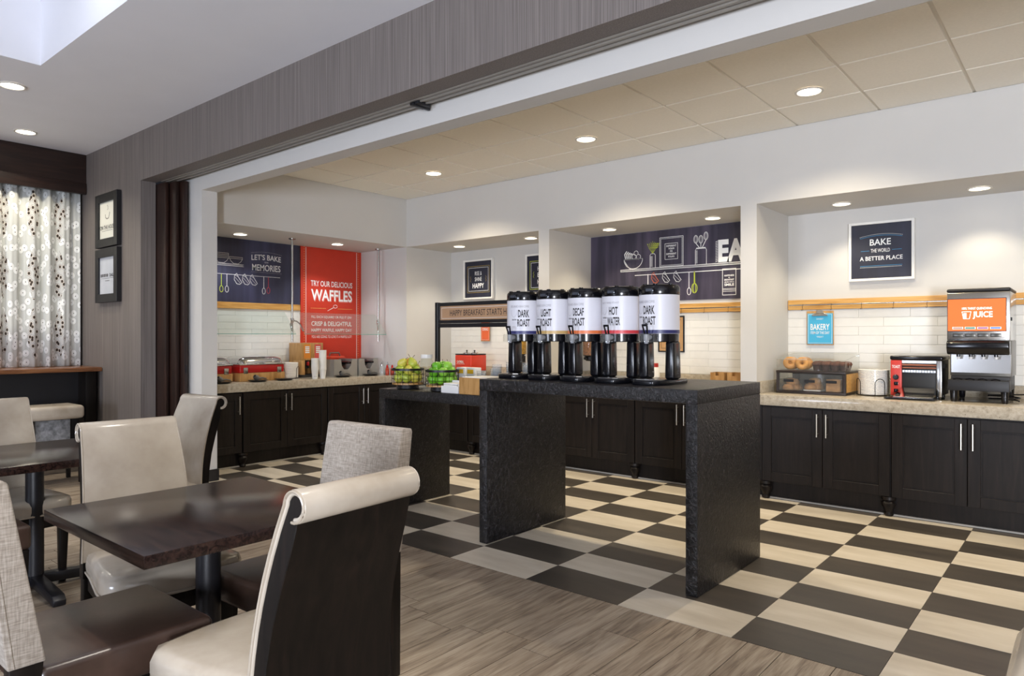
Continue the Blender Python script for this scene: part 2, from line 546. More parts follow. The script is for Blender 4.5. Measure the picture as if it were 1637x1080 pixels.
    def mesh(s, name, bevel=0.0, seg=2, smooth=True, weld=True, ang=0.6):
        me = bpy.data.meshes.new(name)
        me.from_pydata(s.v, [], s.f)
        if bevel:
            bm = bmesh.new(); bm.from_mesh(me)
            if weld and False: bmesh.ops.remove_doubles(bm, verts=bm.verts, dist=1e-5)
            es = [e for e in bm.edges if len(e.link_faces) == 2 and e.calc_face_angle(0) > 0.5]
            bmesh.ops.bevel(bm, geom=es, offset=bevel, segments=seg, affect='EDGES', profile=0.5, clamp_overlap=True)
            bm.to_mesh(me); bm.free()
        if smooth:
            me.polygons.foreach_set('use_smooth', [True] * len(me.polygons))
            me.set_sharp_from_angle(angle=ang)
        me.update()
        return me
    def build(s, name, m, parent=None, loc=None, rz=0.0, bevel=0.0, seg=2, smooth=True, ang=0.6):
        return obj(name, s.mesh(name, bevel, seg, smooth, ang=ang), m, parent, loc, rz)

def obj(name, me, m, parent=None, loc=None, rz=0.0):
    if m is not None and len(me.materials) == 0:
        me.materials.append(m)
    o = bpy.data.objects.new(name, me)
    COL.objects.link(o)
    if parent is not None: o.parent = parent
    if loc: o.location = loc
    if rz: o.rotation_euler = (0, 0, rz)
    return o

def tag(o, label, cat, group=None, kind=None):
    o['label'] = label; o['category'] = cat
    if group: o['group'] = group
    if kind: o['kind'] = kind
    return o

def thing(name, label, cat, loc=(0, 0, 0), rz=0.0, group=None, kind=None):
    o = bpy.data.objects.new(name, None)
    o.empty_display_size = 0.05
    COL.objects.link(o)
    o.location = loc; o.rotation_euler = (0, 0, rz)
    return tag(o, label, cat, group, kind)

def structure(name, mb, m, label, cat, bevel=0.0):
    o = mb.build(name, m, bevel=bevel, smooth=bool(bevel))
    return tag(o, label, cat, kind='structure')

def copy_tree(root, loc=None, rz=None, label=None):
    def rec(o, par):
        c = o.copy(); COL.objects.link(c)
        c.parent = par
        for ch in list(o.children):
            rec(ch, c)
        return c
    c = rec(root, None)
    if loc: c.location = loc
    if rz is not None: c.rotation_euler = (0, 0, rz)
    if label: c['label'] = label
    return c

def circ(cx, cy, r, n=20, a0=0.0, a1=2 * PI, ry=None):
    ry = r if ry is None else ry
    return [(cx + r * math.cos(a0 + (a1 - a0) * i / n), cy + ry * math.sin(a0 + (a1 - a0) * i / n)) for i in range(n + (0 if abs(a1 - a0 - 2 * PI) < 1e-6 else 1))]

def spot(parent, loc, power, col, angle=120, blend=0.7, rad=0.05, rot=(0, 0, 0)):
    l = bpy.data.lights.new('lamp', 'SPOT')
    l.energy = power; l.color = col; l.spot_size = math.radians(angle); l.spot_blend = blend; l.shadow_soft_size = rad
    o = bpy.data.objects.new('lamp', l); COL.objects.link(o)
    o.parent = parent; o.location = loc; o.rotation_euler = rot
    return o

# ================================================================== SETTING
YD, YJ, YW, YV = 2.84, 2.98, 3.15, 3.30      # dining wall face, jamb back, white wall front and back
ZB, ZWB, ZD, ZK = 2.86, 2.74, 3.33, 3.10     # track beam bottom, white beam bottom, dining and kitchen ceilings
XP, YP, XL, YB, ZS = -6.68, 5.91, -7.60, 6.71, 2.50
XR = 1.9
XD, YR = 4.2, -4.0

# ---- floor
fl = structure('floor', MB().box(-8.8, XD, YR - .05, 6.9, -0.12, -0.004), GROUT, 'floor of grey planks and checkerboard tiles', 'floor')
PITCH = 0.598
tmesh = MB().box(-PITCH / 2 + 0.0012, PITCH / 2 - 0.0012, -0.154 + 0.001, 0.154 - 0.001, -0.004, 0.0).mesh('floor_tile', smooth=False)
tmesh_d = tmesh.copy()
tmesh.materials.append(TILE_L); tmesh_d.materials.append(TILE_D)
for k in range(-8, 6):
    for j in range(10):
        cx = -2.464 + PITCH * (k + 0.5); cy = 3.068 + 0.308 * (j + 0.5)
        obj('floor_tile', tmesh_d if (k + j) % 2 == 0 else tmesh, None, fl, (cx, cy, 0))
pl_cache = {}
def plank(x0, x1, y0, y1):
    key = (round(x1 - x0, 3), round(y1 - y0, 3))
    if key not in pl_cache:
        a, b = (x1 - x0) / 2 - 0.002, (y1 - y0) / 2 - 0.002
        me = MB().box(-a, a, -b, b, -0.004, 0.0).mesh('floor_plank', smooth=False)
        me.materials.append(PLANK); pl_cache[key] = me
    return obj('floor_plank', pl_cache[key], None, fl, ((x0 + x1) / 2, (y0 + y1) / 2, 0))
x = -1.039; cols = []
wide = False
while x > -8.6:
    wd = 0.218 if wide else 0.153
    cols.append((x - wd, x)); x -= wd; wide = not wide
x = -1.039; wide = True
while x < 0.9:
    wd = 0.218 if wide else 0.153
    cols.append((x, x + wd)); x += wd; wide = not wide
rp = random.Random(3)
for i, (a, b) in enumerate(cols):
    y = 3.066
    first = 0.61 if (b - a) > 0.2 else 0.69
    if rp.random() < 0.45: first = rp.choice((0.3, 0.9, 0.45, 0.75))
    lim = -0.3 if b < -2.2 else 0.7
    ln = first
    while y > lim:
        plank(a, b, y - ln, y); y -= ln; ln = 0.91
rest = structure('floor', MB().box(-8.6, XD, YR, -1.21, -0.004, -0.001).box(0.95, XD, -1.21, 3.06, -0.004, -0.001), PLANK, 'grey plank floor by the rear wall', 'floor')

# ---- dining room shell
structure('wall_left', MB().box(-8.8, -8.6, YR, 3.15, 0, ZD), WALLPAPER, 'wall behind the floral curtain', 'wall')
wd_ = MB().box(-8.6, -7.0, YD, YJ, 0, ZD).box(-7.0, XD, YD, YJ, ZB, ZD).box(XR, XD, YD, YJ, 0, ZB)
structure('wall_beam', wd_, WALLPAPER, 'taupe striped wallpaper wall and beam above the wide opening', 'wall')
ww = MB().box(-8.6, -6.42, YW, YV, 0, 3.4).box(-6.42, XD, YW, YV, ZWB, 3.4)
structure('wall_front', ww, WHITE_WALL, 'white wall and header behind the sliding door track', 'wall')
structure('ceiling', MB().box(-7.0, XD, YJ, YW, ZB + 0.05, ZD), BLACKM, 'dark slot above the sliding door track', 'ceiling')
# dining ceiling with raised tray
TX0, TX1, TY0, TY1, TZ = -5.87, -0.6, -1.6, 1.69, 4.0
dc = MB().box(-8.8, TX0, YR, YD, ZD, ZD + 0.1).box(TX1, XD, YR, YD, ZD, ZD + 0.1)
dc.box(TX0, TX1, TY1, YD, ZD, ZD + 0.1).box(TX0, TX1, YR, TY0, ZD, ZD + 0.1)
dc.box(TX0 - 0.1, TX0, TY0 - .1, TY1 + .1, ZD + 0.1, TZ).box(TX1, TX1 + 0.1, TY0 - .1, TY1 + .1, ZD + 0.1, TZ)
dc.box(TX0, TX1, TY1, TY1 + 0.1, ZD + 0.1, TZ).box(TX0, TX1, TY0 - 0.1, TY0, ZD + 0.1, TZ)
dc.box(TX0 - .1, TX1 + .1, TY0 - .1, TY1 + .1, TZ, TZ + 0.1)
structure('ceiling', dc, CEIL_D, 'smooth pale dining ceiling with a raised tray', 'ceiling')
# wall behind the camera with two added, unseen daylight windows, right wall
WX0, WX1, WZ0, WZ1 = 2.22, 3.38, 0.20, 1.82
wb = MB().box(-8.8, -4.35, YR - .15, YR, 0, ZD).box(-2.85, WX0, YR - .15, YR, 0, ZD).box(-4.35, -2.85, YR - .15, YR, 0, 0.7).box(-4.35, -2.85, YR - .15, YR, 2.35, ZD).box(WX1, XD, YR - .15, YR, 0, ZD).box(WX0, WX1, YR - .15, YR, 0, WZ0).box(WX0, WX1, YR - .15, YR, WZ1, ZD)
structure('wall_rear', wb, WALLPAPER, 'striped wall with the added daylight windows', 'wall')
wf = MB().box(WX0 - .04, WX0 + .04, YR - .01, YR + .04, WZ0 - .04, WZ1 + .04).box(WX1 - .04, WX1 + .04, YR - .01, YR + .04, WZ0 - .04, WZ1 + .04).box(WX0 + .04, WX1 - .04, YR - .01, YR + .04, WZ0 - .04, WZ0 + .04).box(WX0 + .04, WX1 - .04, YR - .01, YR + .04, WZ1 - .04, WZ1 + .04)
structure('added_window_1', wf, WHITEP, 'white frame of the added daylight window', 'window')
wf2 = MB().box(-4.39, -4.31, YR - .01, YR + .04, 0.66, 2.39).box(-2.89, -2.81, YR - .01, YR + .04, 0.66, 2.39).box(-4.31, -2.89, YR - .01, YR + .04, 0.66, 0.74).box(-4.31, -2.89, YR - .01, YR + .04, 2.31, 2.39)
structure('added_window_2', wf2, WHITEP, 'white frame of the added second daylight window', 'window')
structure('wall_right', MB().box(XR, XR + .1, YV, 6.9, 0, 3.2), WHITE_WALL, 'white side wall past the kitchen', 'wall')
structure('wall_right', MB().box(XD, XD + .1, YR, 3.2, 0, ZD), WALLPAPER, 'striped side wall of the dining room', 'wall')

# ---- sliding track and folding partition
tr = thing('sliding_track', 'grey metal track above the folding partition opening', 'track', (-2.5, 3.06, ZB), kind='structure')
for y0, y1, z0 in ((-0.075, -0.055, -0.004), (-0.045, -0.033, -0.01), (-0.02, -0.008, -0.004), (0.004, 0.016, -0.01), (0.026, 0.036, -0.004)):
    MB().box(-4.4, 4.3, y0, y1, z0, 0.05).build('rail', ALU, tr, smooth=False)
MB().box(-0.86, -0.78, -0.06, 0.05, -0.022, 0.02).box(-0.83, -0.81, -0.075, 0.075, -0.03, -0.01).build('bracket', BLACKMET, tr, bevel=0.004)
fp = thing('folding_partition', 'dark brown folding partition stacked in the wall pocket', 'partition', (-6.9, 3.06, 0))
for y0, y1, xe in ((-0.072, -0.038, 0.09), (-0.026, 0.012, 0.20), (0.022, 0.060, 0.27)):
    MB().box(-0.95, xe, y0, y1, 0.012, 2.845).build('panel', PANELWOOD, fp, bevel=0.004)
MB().box(0.271, 0.276, 0.03, 0.052, 1.02, 1.10).build('latch', BLACKMET, fp, bevel=0.002)

# ---- kitchen shell
wbk = structure('wall_back', MB().box(-7.8, XR, YB, YB + 0.15, 0, ZK), WHITE_WALL, 'white back wall above the breakfast counters', 'wall')
wlk = structure('wall_left', MB().box(XL - 0.15, XL, YV, YB, 0, ZK), WHITE_WALL, 'white wall behind the waffle counter', 'wall')
structure('wall_corner', MB().box(XL, XP, YP, YB, 0, ZS), WHITE_WALL, 'white wall block between the two counters', 'wall')
structure('ceiling_soffit', MB().box(XL, XP, YV, YB, ZS, ZK).box(XP, XR, YP, YB, ZS, ZK), WHITE_WALL, 'white dropped soffit over the counters', 'ceiling')
structure('wall_pier', MB().box(-4.57, -4.43, YP, YB, 0.88, ZS), WHITE_WALL, 'white pier between framed posters and chalk mural', 'wall')
structure('wall_pier', MB().box(-2.36, -2.22, YP, YB, 0.88, ZS), WHITE_WALL, 'white pier between chalk mural and bakery case', 'wall')
structure('baseboard_left', MB().box(-6.42, -6.405, YW - 0.012, YV + 0.012, 0, 0.11).box(-6.62, -6.42, YW - 0.012, YW, 0, 0.11), BLACKM, 'dark baseboard round the white wall end', 'baseboard')
kc = structure('ceiling', MB().box(-7.7, XR, YV, 6.0, ZK + 0.006, ZK + 0.1), CEIL_G, 'white suspended ceiling grid of the kitchen', 'ceiling')
KL = [(-1.55, 5.12), (-3.42, 5.10), (-5.37, 5.13), (0.4, 5.12)]
cme = {}
for i in range(-6, 8):
    for j in range(-3, 2):
        x0 = -3.10 + 0.61 * i; x1 = x0 + 0.61
        y0 = 4.76 + 0.61 * j; y1 = y0 + 0.61
        x0 = max(x0, XP); x1 = min(x1, XR - 0.02); y0 = max(y0, YV); y1 = min(y1, YP)
        if x1 - x0 < 0.08 or y1 - y0 < 0.05: continue
        k = (round(x1 - x0, 3), round(y1 - y0, 3))
        if k not in cme:
            a, b = k[0] / 2 - 0.011, k[1] / 2 - 0.011
            me = MB().box(-a, a, -b, b, 0, 0.008).mesh('ceiling_tile', smooth=False); me.materials.append(CEIL_T); cme[k] = me
        obj('ceiling_tile', cme[k], None, kc, ((x0 + x1) / 2, (y0 + y1) / 2, ZK - 0.002))

# ---- recessed lights
LENS_W = emit('warm_lamp_lens', '#fff3dc', 9.0)
LENS_C = emit('neutral_lamp_lens', '#fff8ec', 9.0)
TRIM = plain('lamp_trim', '#d8d4cc', 0.4)
ring_me = MB().lathe([(0.083, 0.0), (0.083, -0.006), (0.07, -0.008), (0.066, 0.0)], 28).mesh('trim_ring'); ring_me.materials.append(TRIM)
lens_me = MB().lathe([(0.0, -0.003), (0.066, -0.003), (0.066, 0.0)], 28).mesh('lens')
lens_c = lens_me.copy()
lens_me.materials.append(LENS_W); lens_c.materials.append(LENS_C)
def downlight(x, y, z, label, power, col, angle, blend, group, lens=None, scale=1.0):
    t = thing('recessed_light', label, 'light', (x, y, z - 0.002), group=group)
    t.scale = (scale, scale, 1)
    obj('trim_ring', ring_me, None, t); obj('lens', lens or lens_me, None, t)
    spot(t, (0, 0, -0.02), power, col, angle, blend, 0.05)
    return t
WARM = (1.0, 0.85, 0.62); NEUT = (1.0, 0.93, 0.82); COOLW = (0.93, 0.96, 1.0)
for (x, y), lb in zip(KL, ('round recessed light in kitchen ceiling above the bakery counter', 'round recessed light in kitchen ceiling above the coffee urns', 'round recessed light in kitchen ceiling near the white corner', 'round recessed light past the frame edge over the kitchen')):
    downlight(x, y, ZK - 0.004, lb, KITCHEN_W, WARM, 128, 0.8, 'kitchen ceiling lights', scale=1.15)
for (x, y), lb in zip([(-0.68, 6.37), (-1.66, 6.36), (-2.80, 6.33), (-3.93, 6.30), (-4.96, 6.27), (-6.1, 6.27)],
        ('soffit light above the juice dispenser', 'soffit light above the square bake poster', 'soffit light above the drawn jar on the mural', 'soffit light above the fruit bowl drawing', 'soffit light beside the pier near the posters', 'soffit light left of the rise and shine poster')):
    downlight(x, y, ZS - 0.001, lb, NICHE_W, (1.0, 0.88, 0.66) if x > -4.6 else (1.0, 0.93, 0.78), 112, 0.55, 'soffit lights over back counter')
for (x, y), lb in zip([(-7.23, 3.98), (-7.1, 5.17)], ('soffit light above the navy bake memories mural', 'soffit light above the red waffle panel')):
    downlight(x, y, ZS - 0.001, lb, NICHE_W * 1.25, COOLW, 120, 0.6, 'soffit lights over waffle counter', lens_c)
for (x, y), lb in zip([(-6.5, 1.68), (-7.86, 2.14)], ('dining ceiling light near the raised tray', 'dining ceiling light close to the curtain valance')):
    downlight(x, y, ZD - 0.001, lb, DINING_W, (1.0, 0.9, 0.72), 120, 0.7, 'dining ceiling lights', scale=1.15)
for x, y, kk, lb in ((-1.3, 1.6, 4.5, 'added dining ceiling light brightening the nearest chair, out of view'), (-7.86, 1.15, 1.7, 'dining ceiling light along the curtain, out of view'), (-7.86, 0.15, 1.5, 'second dining ceiling light along the curtain, out of view')):  # first entry is an added lamp that whitens the nearest chair's roll
    downlight(x, y, ZD - 0.001 if x < -5 else TZ - 0.001, lb, DINING_W * kk, NEUT, 130, 0.8, 'dining ceiling lights out of view', scale=1.15)
for x, y, lb in ((-4.6, 1.45, 'tray light near the striped beam, out of view'), (-2.6, 0.2, 'tray light above the dining tables, out of view'), (-4.6, -1.3, 'tray light farthest from the kitchen, out of view')):
    downlight(x, y, TZ - 0.001, lb, DINING_W * 0.22, COOLW, 140, 0.9, 'tray lights out of view', lens_c)

# ---- wall tiles (backsplashes)
rt = random.Random(5)
wt_cache = {}
def wall_tile(parent, u0, u1, z0, z1, side):
    L = round(u1 - u0, 3)
    key = (L, side)
    if key not in wt_cache:
        a = L / 2 - 0.0005; h = (z1 - z0) / 2 - 0.0009
        mb = MB().box(-a, a, -0.006, 0.001, -h, h)
        me = mb.mesh('wall_tile', bevel=0.0015, seg=1); me.materials.append(SUBWAY); wt_cache[key] = me
    o = obj('wall_tile', wt_cache[key], None, parent)
    tx, tz = rt.uniform(-0.012, 0.012), rt.uniform(-0.006, 0.006)
    if side == 'back':
        o.location = ((u0 + u1) / 2, YB - 0.001, (z0 + z1) / 2); o.rotation_euler = (tx, 0, tz)
    else:
        o.location = (XL + 0.001, (u0 + u1) / 2, (z0 + z1) / 2); o.rotation_euler = (tx, 0, PI / 2 + tz)
RH = 0.0785
for (a, b) in ((-6.68, -4.57), (-4.43, -2.36), (-2.22, 0.0)):
    for r in range(8):
        u = a - (0.2 if r % 2 else 0.0)
        while u < b - 0.02:
            u0, u1 = max(u, a), min(u + 0.405, b)
            if u1 - u0 > 0.03: wall_tile(wbk, u0, u1, 0.985 + r * RH, 0.985 + (r + 1) * RH, 'back')
            u += 0.405
for r in range(9):
    u = 3.31 - (0.2 if r % 2 else 0.0)
    while u < 4.965:
        u0, u1 = max(u, 3.31), min(u + 0.405, 4.975)
        if u1 - u0 > 0.03: wall_tile(wlk, u0, u1, 0.985 + r * RH, 0.985 + (r + 1) * RH, 'left')
        u += 0.405

# ================================================================== CABINETS AND COUNTERS
ZC0, ZC1 = 0.79, 0.88
def handle_mb():
    m = MB().tube([(0, -0.034, 0.56), (0, -0.034, 0.745)], 0.006, 10)
    for z in (0.585, 0.72):
        m.tube([(0, -0.034, z), (0, 0.0, z)], 0.004, 8)
    return m
handle_me = handle_mb().mesh('handle'); handle_me.materials.append(SATIN)
foot_me = MB().lathe([(0.028, 0), (0.034, 0.012), (0.026, 0.03), (0.030, 0.045), (0.046, 0.075), (0.05, 0.10), (0.04, 0.115), (0.052, 0.125), (0.052, 0.148)], 20).mesh('foot')
foot_me.materials.append(CAB)
door_cache = {}
def door(root, x0, x1, hx):
    k = round(x1 - x0, 3)
    if k not in door_cache:
        wdt = k; st = 0.075 if k > 0.3 else 0.06
        z0, z1 = 0.155, 0.778
        m = MB()
        a, b = 0.0015, wdt - 0.0015
        m.box(a, a + st, -0.022, 0, z0, z1).box(b - st, b, -0.022, 0, z0, z1).box(a + st, b - st, -0.022, 0, z0, z0 + st).box(a + st, b - st, -0.022, 0, z1 - st, z1)
        me = m.mesh('door', bevel=0.0015, seg=1)
        p = MB().box(a + st - .002, b - st + .002, -0.010, -0.002, z0 + st - .002, z1 - st + .002)
        q0, q1, r0, r1 = a + st + .012, b - st - .012, z0 + st + .012, z1 - st - .012
        p.box(q0, q1, -0.0125, -0.008, r0, r1)
        pm = p.mesh('door_panel', bevel=0.001, seg=1)
        me.materials.append(CAB); pm.materials.append(CAB)
        door_cache[k] = (me, pm)
    me, pm = door_cache[k]
    d = obj('door', me, None, root, (x0, 0, 0))
    obj('door_panel', pm, None, d)
    obj('handle', handle_me, None, d, (hx - x0, -0.022, 0))
    return d
def cabinet(label, loc, rz, wdt, doors=2, feet=(True, True), group=None, depth=0.74):
    t = thing('base_cabinet', label, 'cabinet', loc, rz, group)
    h = wdt / 2
    MB().box(-h + .001, h - .001, 0.0, depth, 0.15, ZC0 - 0.002).box(-h + .001, h - .001, 0.055, depth, 0.002, 0.15).build('body', CAB, t, smooth=False)
    MB().box(-h + .001, h - .001, 0.035, 0.055, 0.002, 0.014).build('toe_strip', plain('pale_toe_strip', '#a9a49a', 0.4), t, smooth=False)
    if doors == 2:
        door(t, -h + .004, -0.001, -0.035); door(t, 0.001, h - .004, 0.035)
    elif doors == 1:
        door(t, -h + .004, h - .004, h - 0.045)
    for s, on in ((-1, feet[0]), (1, feet[1])):
        if on: obj('foot', foot_me, None, t, (s * (h - 0.02), 0.025, 0.002))
    return t
FY = 5.907
gb = 'espresso base cabinets along the back wall'
for c, wdt, nd, ft, lb in ((-0.70, 0.98, 2, (False, False), 'dark two-door base cabinet under the juice dispenser'),
        (-1.68, 0.98, 2, (True, True), 'dark two-door base cabinet under the bakery case and toaster'),
        (-2.29, 0.238, 0, (False, False), 'narrow dark filler cabinet under the pier by the bakery case'),
        (-2.90, 0.98, 2, (False, False), 'dark two-door base cabinet seen under the coffee table near its outer leg'),
        (-3.88, 0.98, 2, (False, True), 'dark two-door base cabinet seen under the coffee table near its inner leg'),
        (-4.49, 0.238, 0, (False, False), 'narrow dark filler cabinet under the pier by the posters'),
        (-5.10, 0.98, 2, (True, False), 'dark base cabinet seen between the two black serving tables'),
        (-6.13, 1.07, 2, (False, False), 'dark corner base cabinet behind the fruit table'),
        (0.28, 0.98, 2, (False, False), 'dark two-door base cabinet past the frame edge')):
    cabinet(lb, (c, FY, 0), 0, wdt - 0.002, nd, ft, gb)
gl = 'espresso base cabinets along the waffle wall'
for c, wdt, nd, ft, lb in ((3.55, 0.478, 1, (False, False), 'dark one-door base cabinet beside the white wall end'),
        (4.318, 1.048, 2, (True, True), 'dark two-door base cabinet under the chafing dishes'),
        (5.372, 1.055, 2, (False, False), 'dark two-door base cabinet under the waffle irons')):
    cabinet(lb, (-6.86, c, 0), PI / 2, wdt - 0.002, nd, ft, gl, 0.72)

ct = thing('countertop', 'long speckled beige stone countertop along the back wall', 'countertop', (-3, 6.28, ZC0))
MB().box(-3.66, 4.8, -0.405, 0.425, 0, ZC1 - ZC0).build('slab', GRANITE, ct, bevel=0.004)
for a, b in ((-6.665, -4.585), (-4.415, -2.375), (-2.205, 1.8)):
    MB().box(a + 3, b + 3, 0.408, 0.429, ZC1 - ZC0, 0.193).build('upstand', GRANITE, ct, bevel=0.002)
for a in (-6.664, -4.414, -2.204):
    MB().box(a + 3 - .014, a + 3 + 0.006, -0.365, 0.407, ZC1 - ZC0, 0.193).build('upstand', GRANITE, ct, bevel=0.002)
cl = thing('countertop', 'speckled beige stone countertop carrying the waffle irons', 'countertop', (-7.2, 4.6, ZC0))
MB().box(-0.395, 0.375, -1.295, 1.305, 0, ZC1 - ZC0).build('slab', GRANITE, cl, bevel=0.004)
MB().box(-0.397, -0.378, -1.295, 1.305, ZC1 - ZC0, 0.193).build('upstand', GRANITE, cl, bevel=0.002)

# ---- black serving tables
def parsons(name, label, x0, x1, y0, y1, z, th):
    t = thing(name, label, 'table', ((x0 + x1) / 2, (y0 + y1) / 2, 0))
    w2, d2 = (x1 - x0) / 2, (y1 - y0) / 2
    MB().box(-w2, w2, -d2, d2, z - 0.075, z).build('tabletop', HIDE, t, bevel=0.005)
    for s in (-1, 1):
        a = -w2 if s < 0 else w2 - th
        MB().box(a, a + th, -d2, d2, 0.002, z - 0.074).build('side_panel', HIDE, t, bevel=0.005)
    return t
parsons('serving_table', 'tall black hide-covered table carrying the coffee urns', -3.135, -1.592, 3.41, 4.30, 1.085, 0.068)
parsons('serving_table', 'lower black hide-covered table carrying the fruit baskets', -4.368, -3.142, 3.575, 4.295, 0.955, 0.075)

# ================================================================== DINING FURNITURE
def rolled_chair(label, loc, rz, group=None):
    t = thing('rolled_back_chair', label, 'chair', loc, rz, group)
    hw = lambda z: 0.218 - 0.026 * max(0, min(1, (z - 0.46) / 0.5))
    yf = lambda z: 0.190 + 0.115 * max(0.0, (z - 0.46) / 0.495) ** 1.9
    yc, zc, r = 0.347, 0.955, 0.042
    th = 0.016
    band = []
    for i in range(9):
        z = 0.44 + 0.515 * i / 8
        y = yf(z)
        band.append(((y, z), (y + th, z)))
    for i in range(1, 17):
        a = PI - i * (PI * 1.55) / 16
        band.append(((yc + r * math.cos(a), zc + r * math.sin(a)), (yc + (r - th) * math.cos(a), zc + (r - th) * math.sin(a))))
    MB().strip_x(band, hw).build('backrest', BEIGE, t, bevel=0.005, ang=0.9)
    # piping along both edges of the band
    for s in (-1, 1):
        path = [(s * (hw(a[1]) + 0.001), a[0] * 0.7 + b[0] * 0.3, a[1] * 0.7 + b[1] * 0.3) for a, b in band]
        MB().tube(path, 0.004, 6).build('piping', BEIGE, t)
    # wooden back panel: fills the roll and sweeps down behind the leather
    front = [(yf(0.37 + 0.585 * i / 9) + th if i else 0.190 + th, 0.37 + 0.585 * i / 9) for i in range(10)]
    inner = [(yc + (r - th) * math.cos(PI - i * PI * 1.4 / 10), zc + (r - th) * math.sin(PI - i * PI * 1.4 / 10)) for i in range(1, 11)]
    back = [(0.352, 0.90), (0.335, 0.84), (0.305, 0.75), (0.276, 0.65), (0.258, 0.55), (0.250, 0.46), (0.252, 0.37)]
    out = front + inner + back
    MB().prism_x(out[::-1], lambda z: hw(z) - 0.004).build('back_panel', CHAIRWOOD, t, bevel=0.002, seg=1)
    # seat
    def seat_out(k):
        pts = [(-0.205, 0.20), (-0.213, 0.1), (-0.245, -0.10), (-0.252, -0.225), (-0.215, -0.272), (-0.1, -0.288), (0, -0.292), (0.1, -0.288), (0.215, -0.272), (0.252, -0.225), (0.245, -0.10), (0.213, 0.1), (0.205, 0.20)]
        return [(x * k, y * k) for x, y in pts]
    sm = MB(); so = seat_out(1.0); n = len(so)
    lv = [(0.985, 0.395), (1.0, 0.42), (1.0, 0.45), (0.97, 0.472), (0.86, 0.484), (0.5, 0.49)]
    vs = []
    for k, z in lv: vs += [(a * k, b * k, z) for a, b in so]
    fs = [tuple(range(n))]
    for j in range(len(lv) - 1):
        fs += [(j * n + (i + 1) % n, j * n + i, (j + 1) * n + i, (j + 1) * n + (i + 1) % n) for i in range(n)]
    fs.append(tuple((len(lv) - 1) * n + i for i in range(n))[::-1])
    sm.add(vs, fs).build('seat', BEIGE, t, ang=1.2)
    MB().tube([(a * 1.005, b * 1.005, 0.398) for a, b in so], 0.006, 6, closed=True).build('seat_piping', BEIGE, t)
    MB().prism_z([(a * 0.97, b * 0.97) for a, b in so][::-1], 0.325, 0.394).build('apron', CHAIRWOOD, t)
    for s in (-1, 1):
        MB().taper((s * 0.205 - 0.016, s * 0.205 + 0.016, -0.238, -0.206), 0.002, (s * 0.21 - 0.024, s * 0.21 + 0.024, -0.245, -0.195), 0.33).build('leg', CHAIRWOOD, t, bevel=0.004)
        prof = [(0.262, 0.002), (0.302, 0.002), (0.285, 0.10), (0.266, 0.2), (0.254, 0.30), (0.251, 0.372), (0.205, 0.372), (0.208, 0.28), (0.222, 0.18), (0.240, 0.09)]
        m = MB(); k = len(prof); x0, x1 = s * 0.19 - 0.02, s * 0.19 + 0.02
        m.add([(x0, y, z) for y, z in prof] + [(x1, y, z) for y, z in prof],
              [tuple(range(k))[::-1], tuple(range(k, 2 * k))] + [(i, (i + 1) % k, k + (i + 1) % k, k + i) for i in range(k)])
        m.build('leg', CHAIRWOOD, t, bevel=0.003)
    return t
R = math.radians
ch0 = rolled_chair('cream rolled-back chair with dark wooden back, nearest the camera', (-1.825, 1.115, 0), R(-86.5))
gch = 'rolled-back leather chairs'
ch0['group'] = gch
copy_tree(ch0, (-2.955, 1.262, 0), R(86), 'beige rolled-back chair facing across the front dining table')
copy_tree(ch0, (-4.317, 1.80, 0), R(6), 'beige rolled-back chair by the folding partition, curl seen from the side')
copy_tree(ch0, (-4.655, 1.175, 0), R(90), 'beige rolled-back chair behind the rear dining table')
copy_tree(ch0, (0.307, 0.94, 0), R(90), 'beige rolled-back chair cut off at the bottom corner over the floor tiles')

def parson_chair(label, loc, rz, group=None):
    t = thing('linen_back_chair', label, 'chair', loc, rz, group)
    MB().box(-0.238, 0.238, -0.255, 0.225, 0.365, 0.482).build('seat', BROWN, t, bevel=0.022, seg=4)
    prof = [(0.205, 0.50), (0.292, 0.50), (0.352, 0.975), (0.346, 0.99), (0.30, 0.992), (0.29, 0.985)]
    MB().prism_x([(a, b) for a, b in prof], 0.236).build('backrest', LINEN, t, bevel=0.014, seg=3)
    for s in (-1, 1):
        MB().tube([(s * 0.2365, 0.279, 0.505), (s * 0.2365, 0.34, 0.98)], 0.003, 6).build('piping', LINEN, t)
        MB().taper((s * 0.205 - 0.018, s * 0.205 + 0.018, -0.235, -0.2), 0.002, (s * 0.21 - 0.026, s * 0.21 + 0.026, -0.245, -0.19), 0.366).build('leg', CHAIRWOOD, t, bevel=0.003)
        MB().taper((s * 0.205 - 0.018, s * 0.205 + 0.018, 0.255, 0.295), 0.002, (s * 0.21 - 0.024, s * 0.21 + 0.024, 0.21, 0.288), 0.505).build('leg', CHAIRWOOD, t, bevel=0.003)
    return t
gpc = 'linen-backed chairs with brown seats'
pc = parson_chair('grey linen-backed chair with brown seat on the far side of the front table', (-2.36, 1.565, 0), R(2), gpc)
copy_tree(pc, (-2.375, 0.835, 0), R(180), 'linen-backed chair with large brown leather seat at the frame corner')
copy_tree(pc, (-4.07, 0.815, 0), R(180), 'brown leather seat of the chair tucked at the rear dining table')

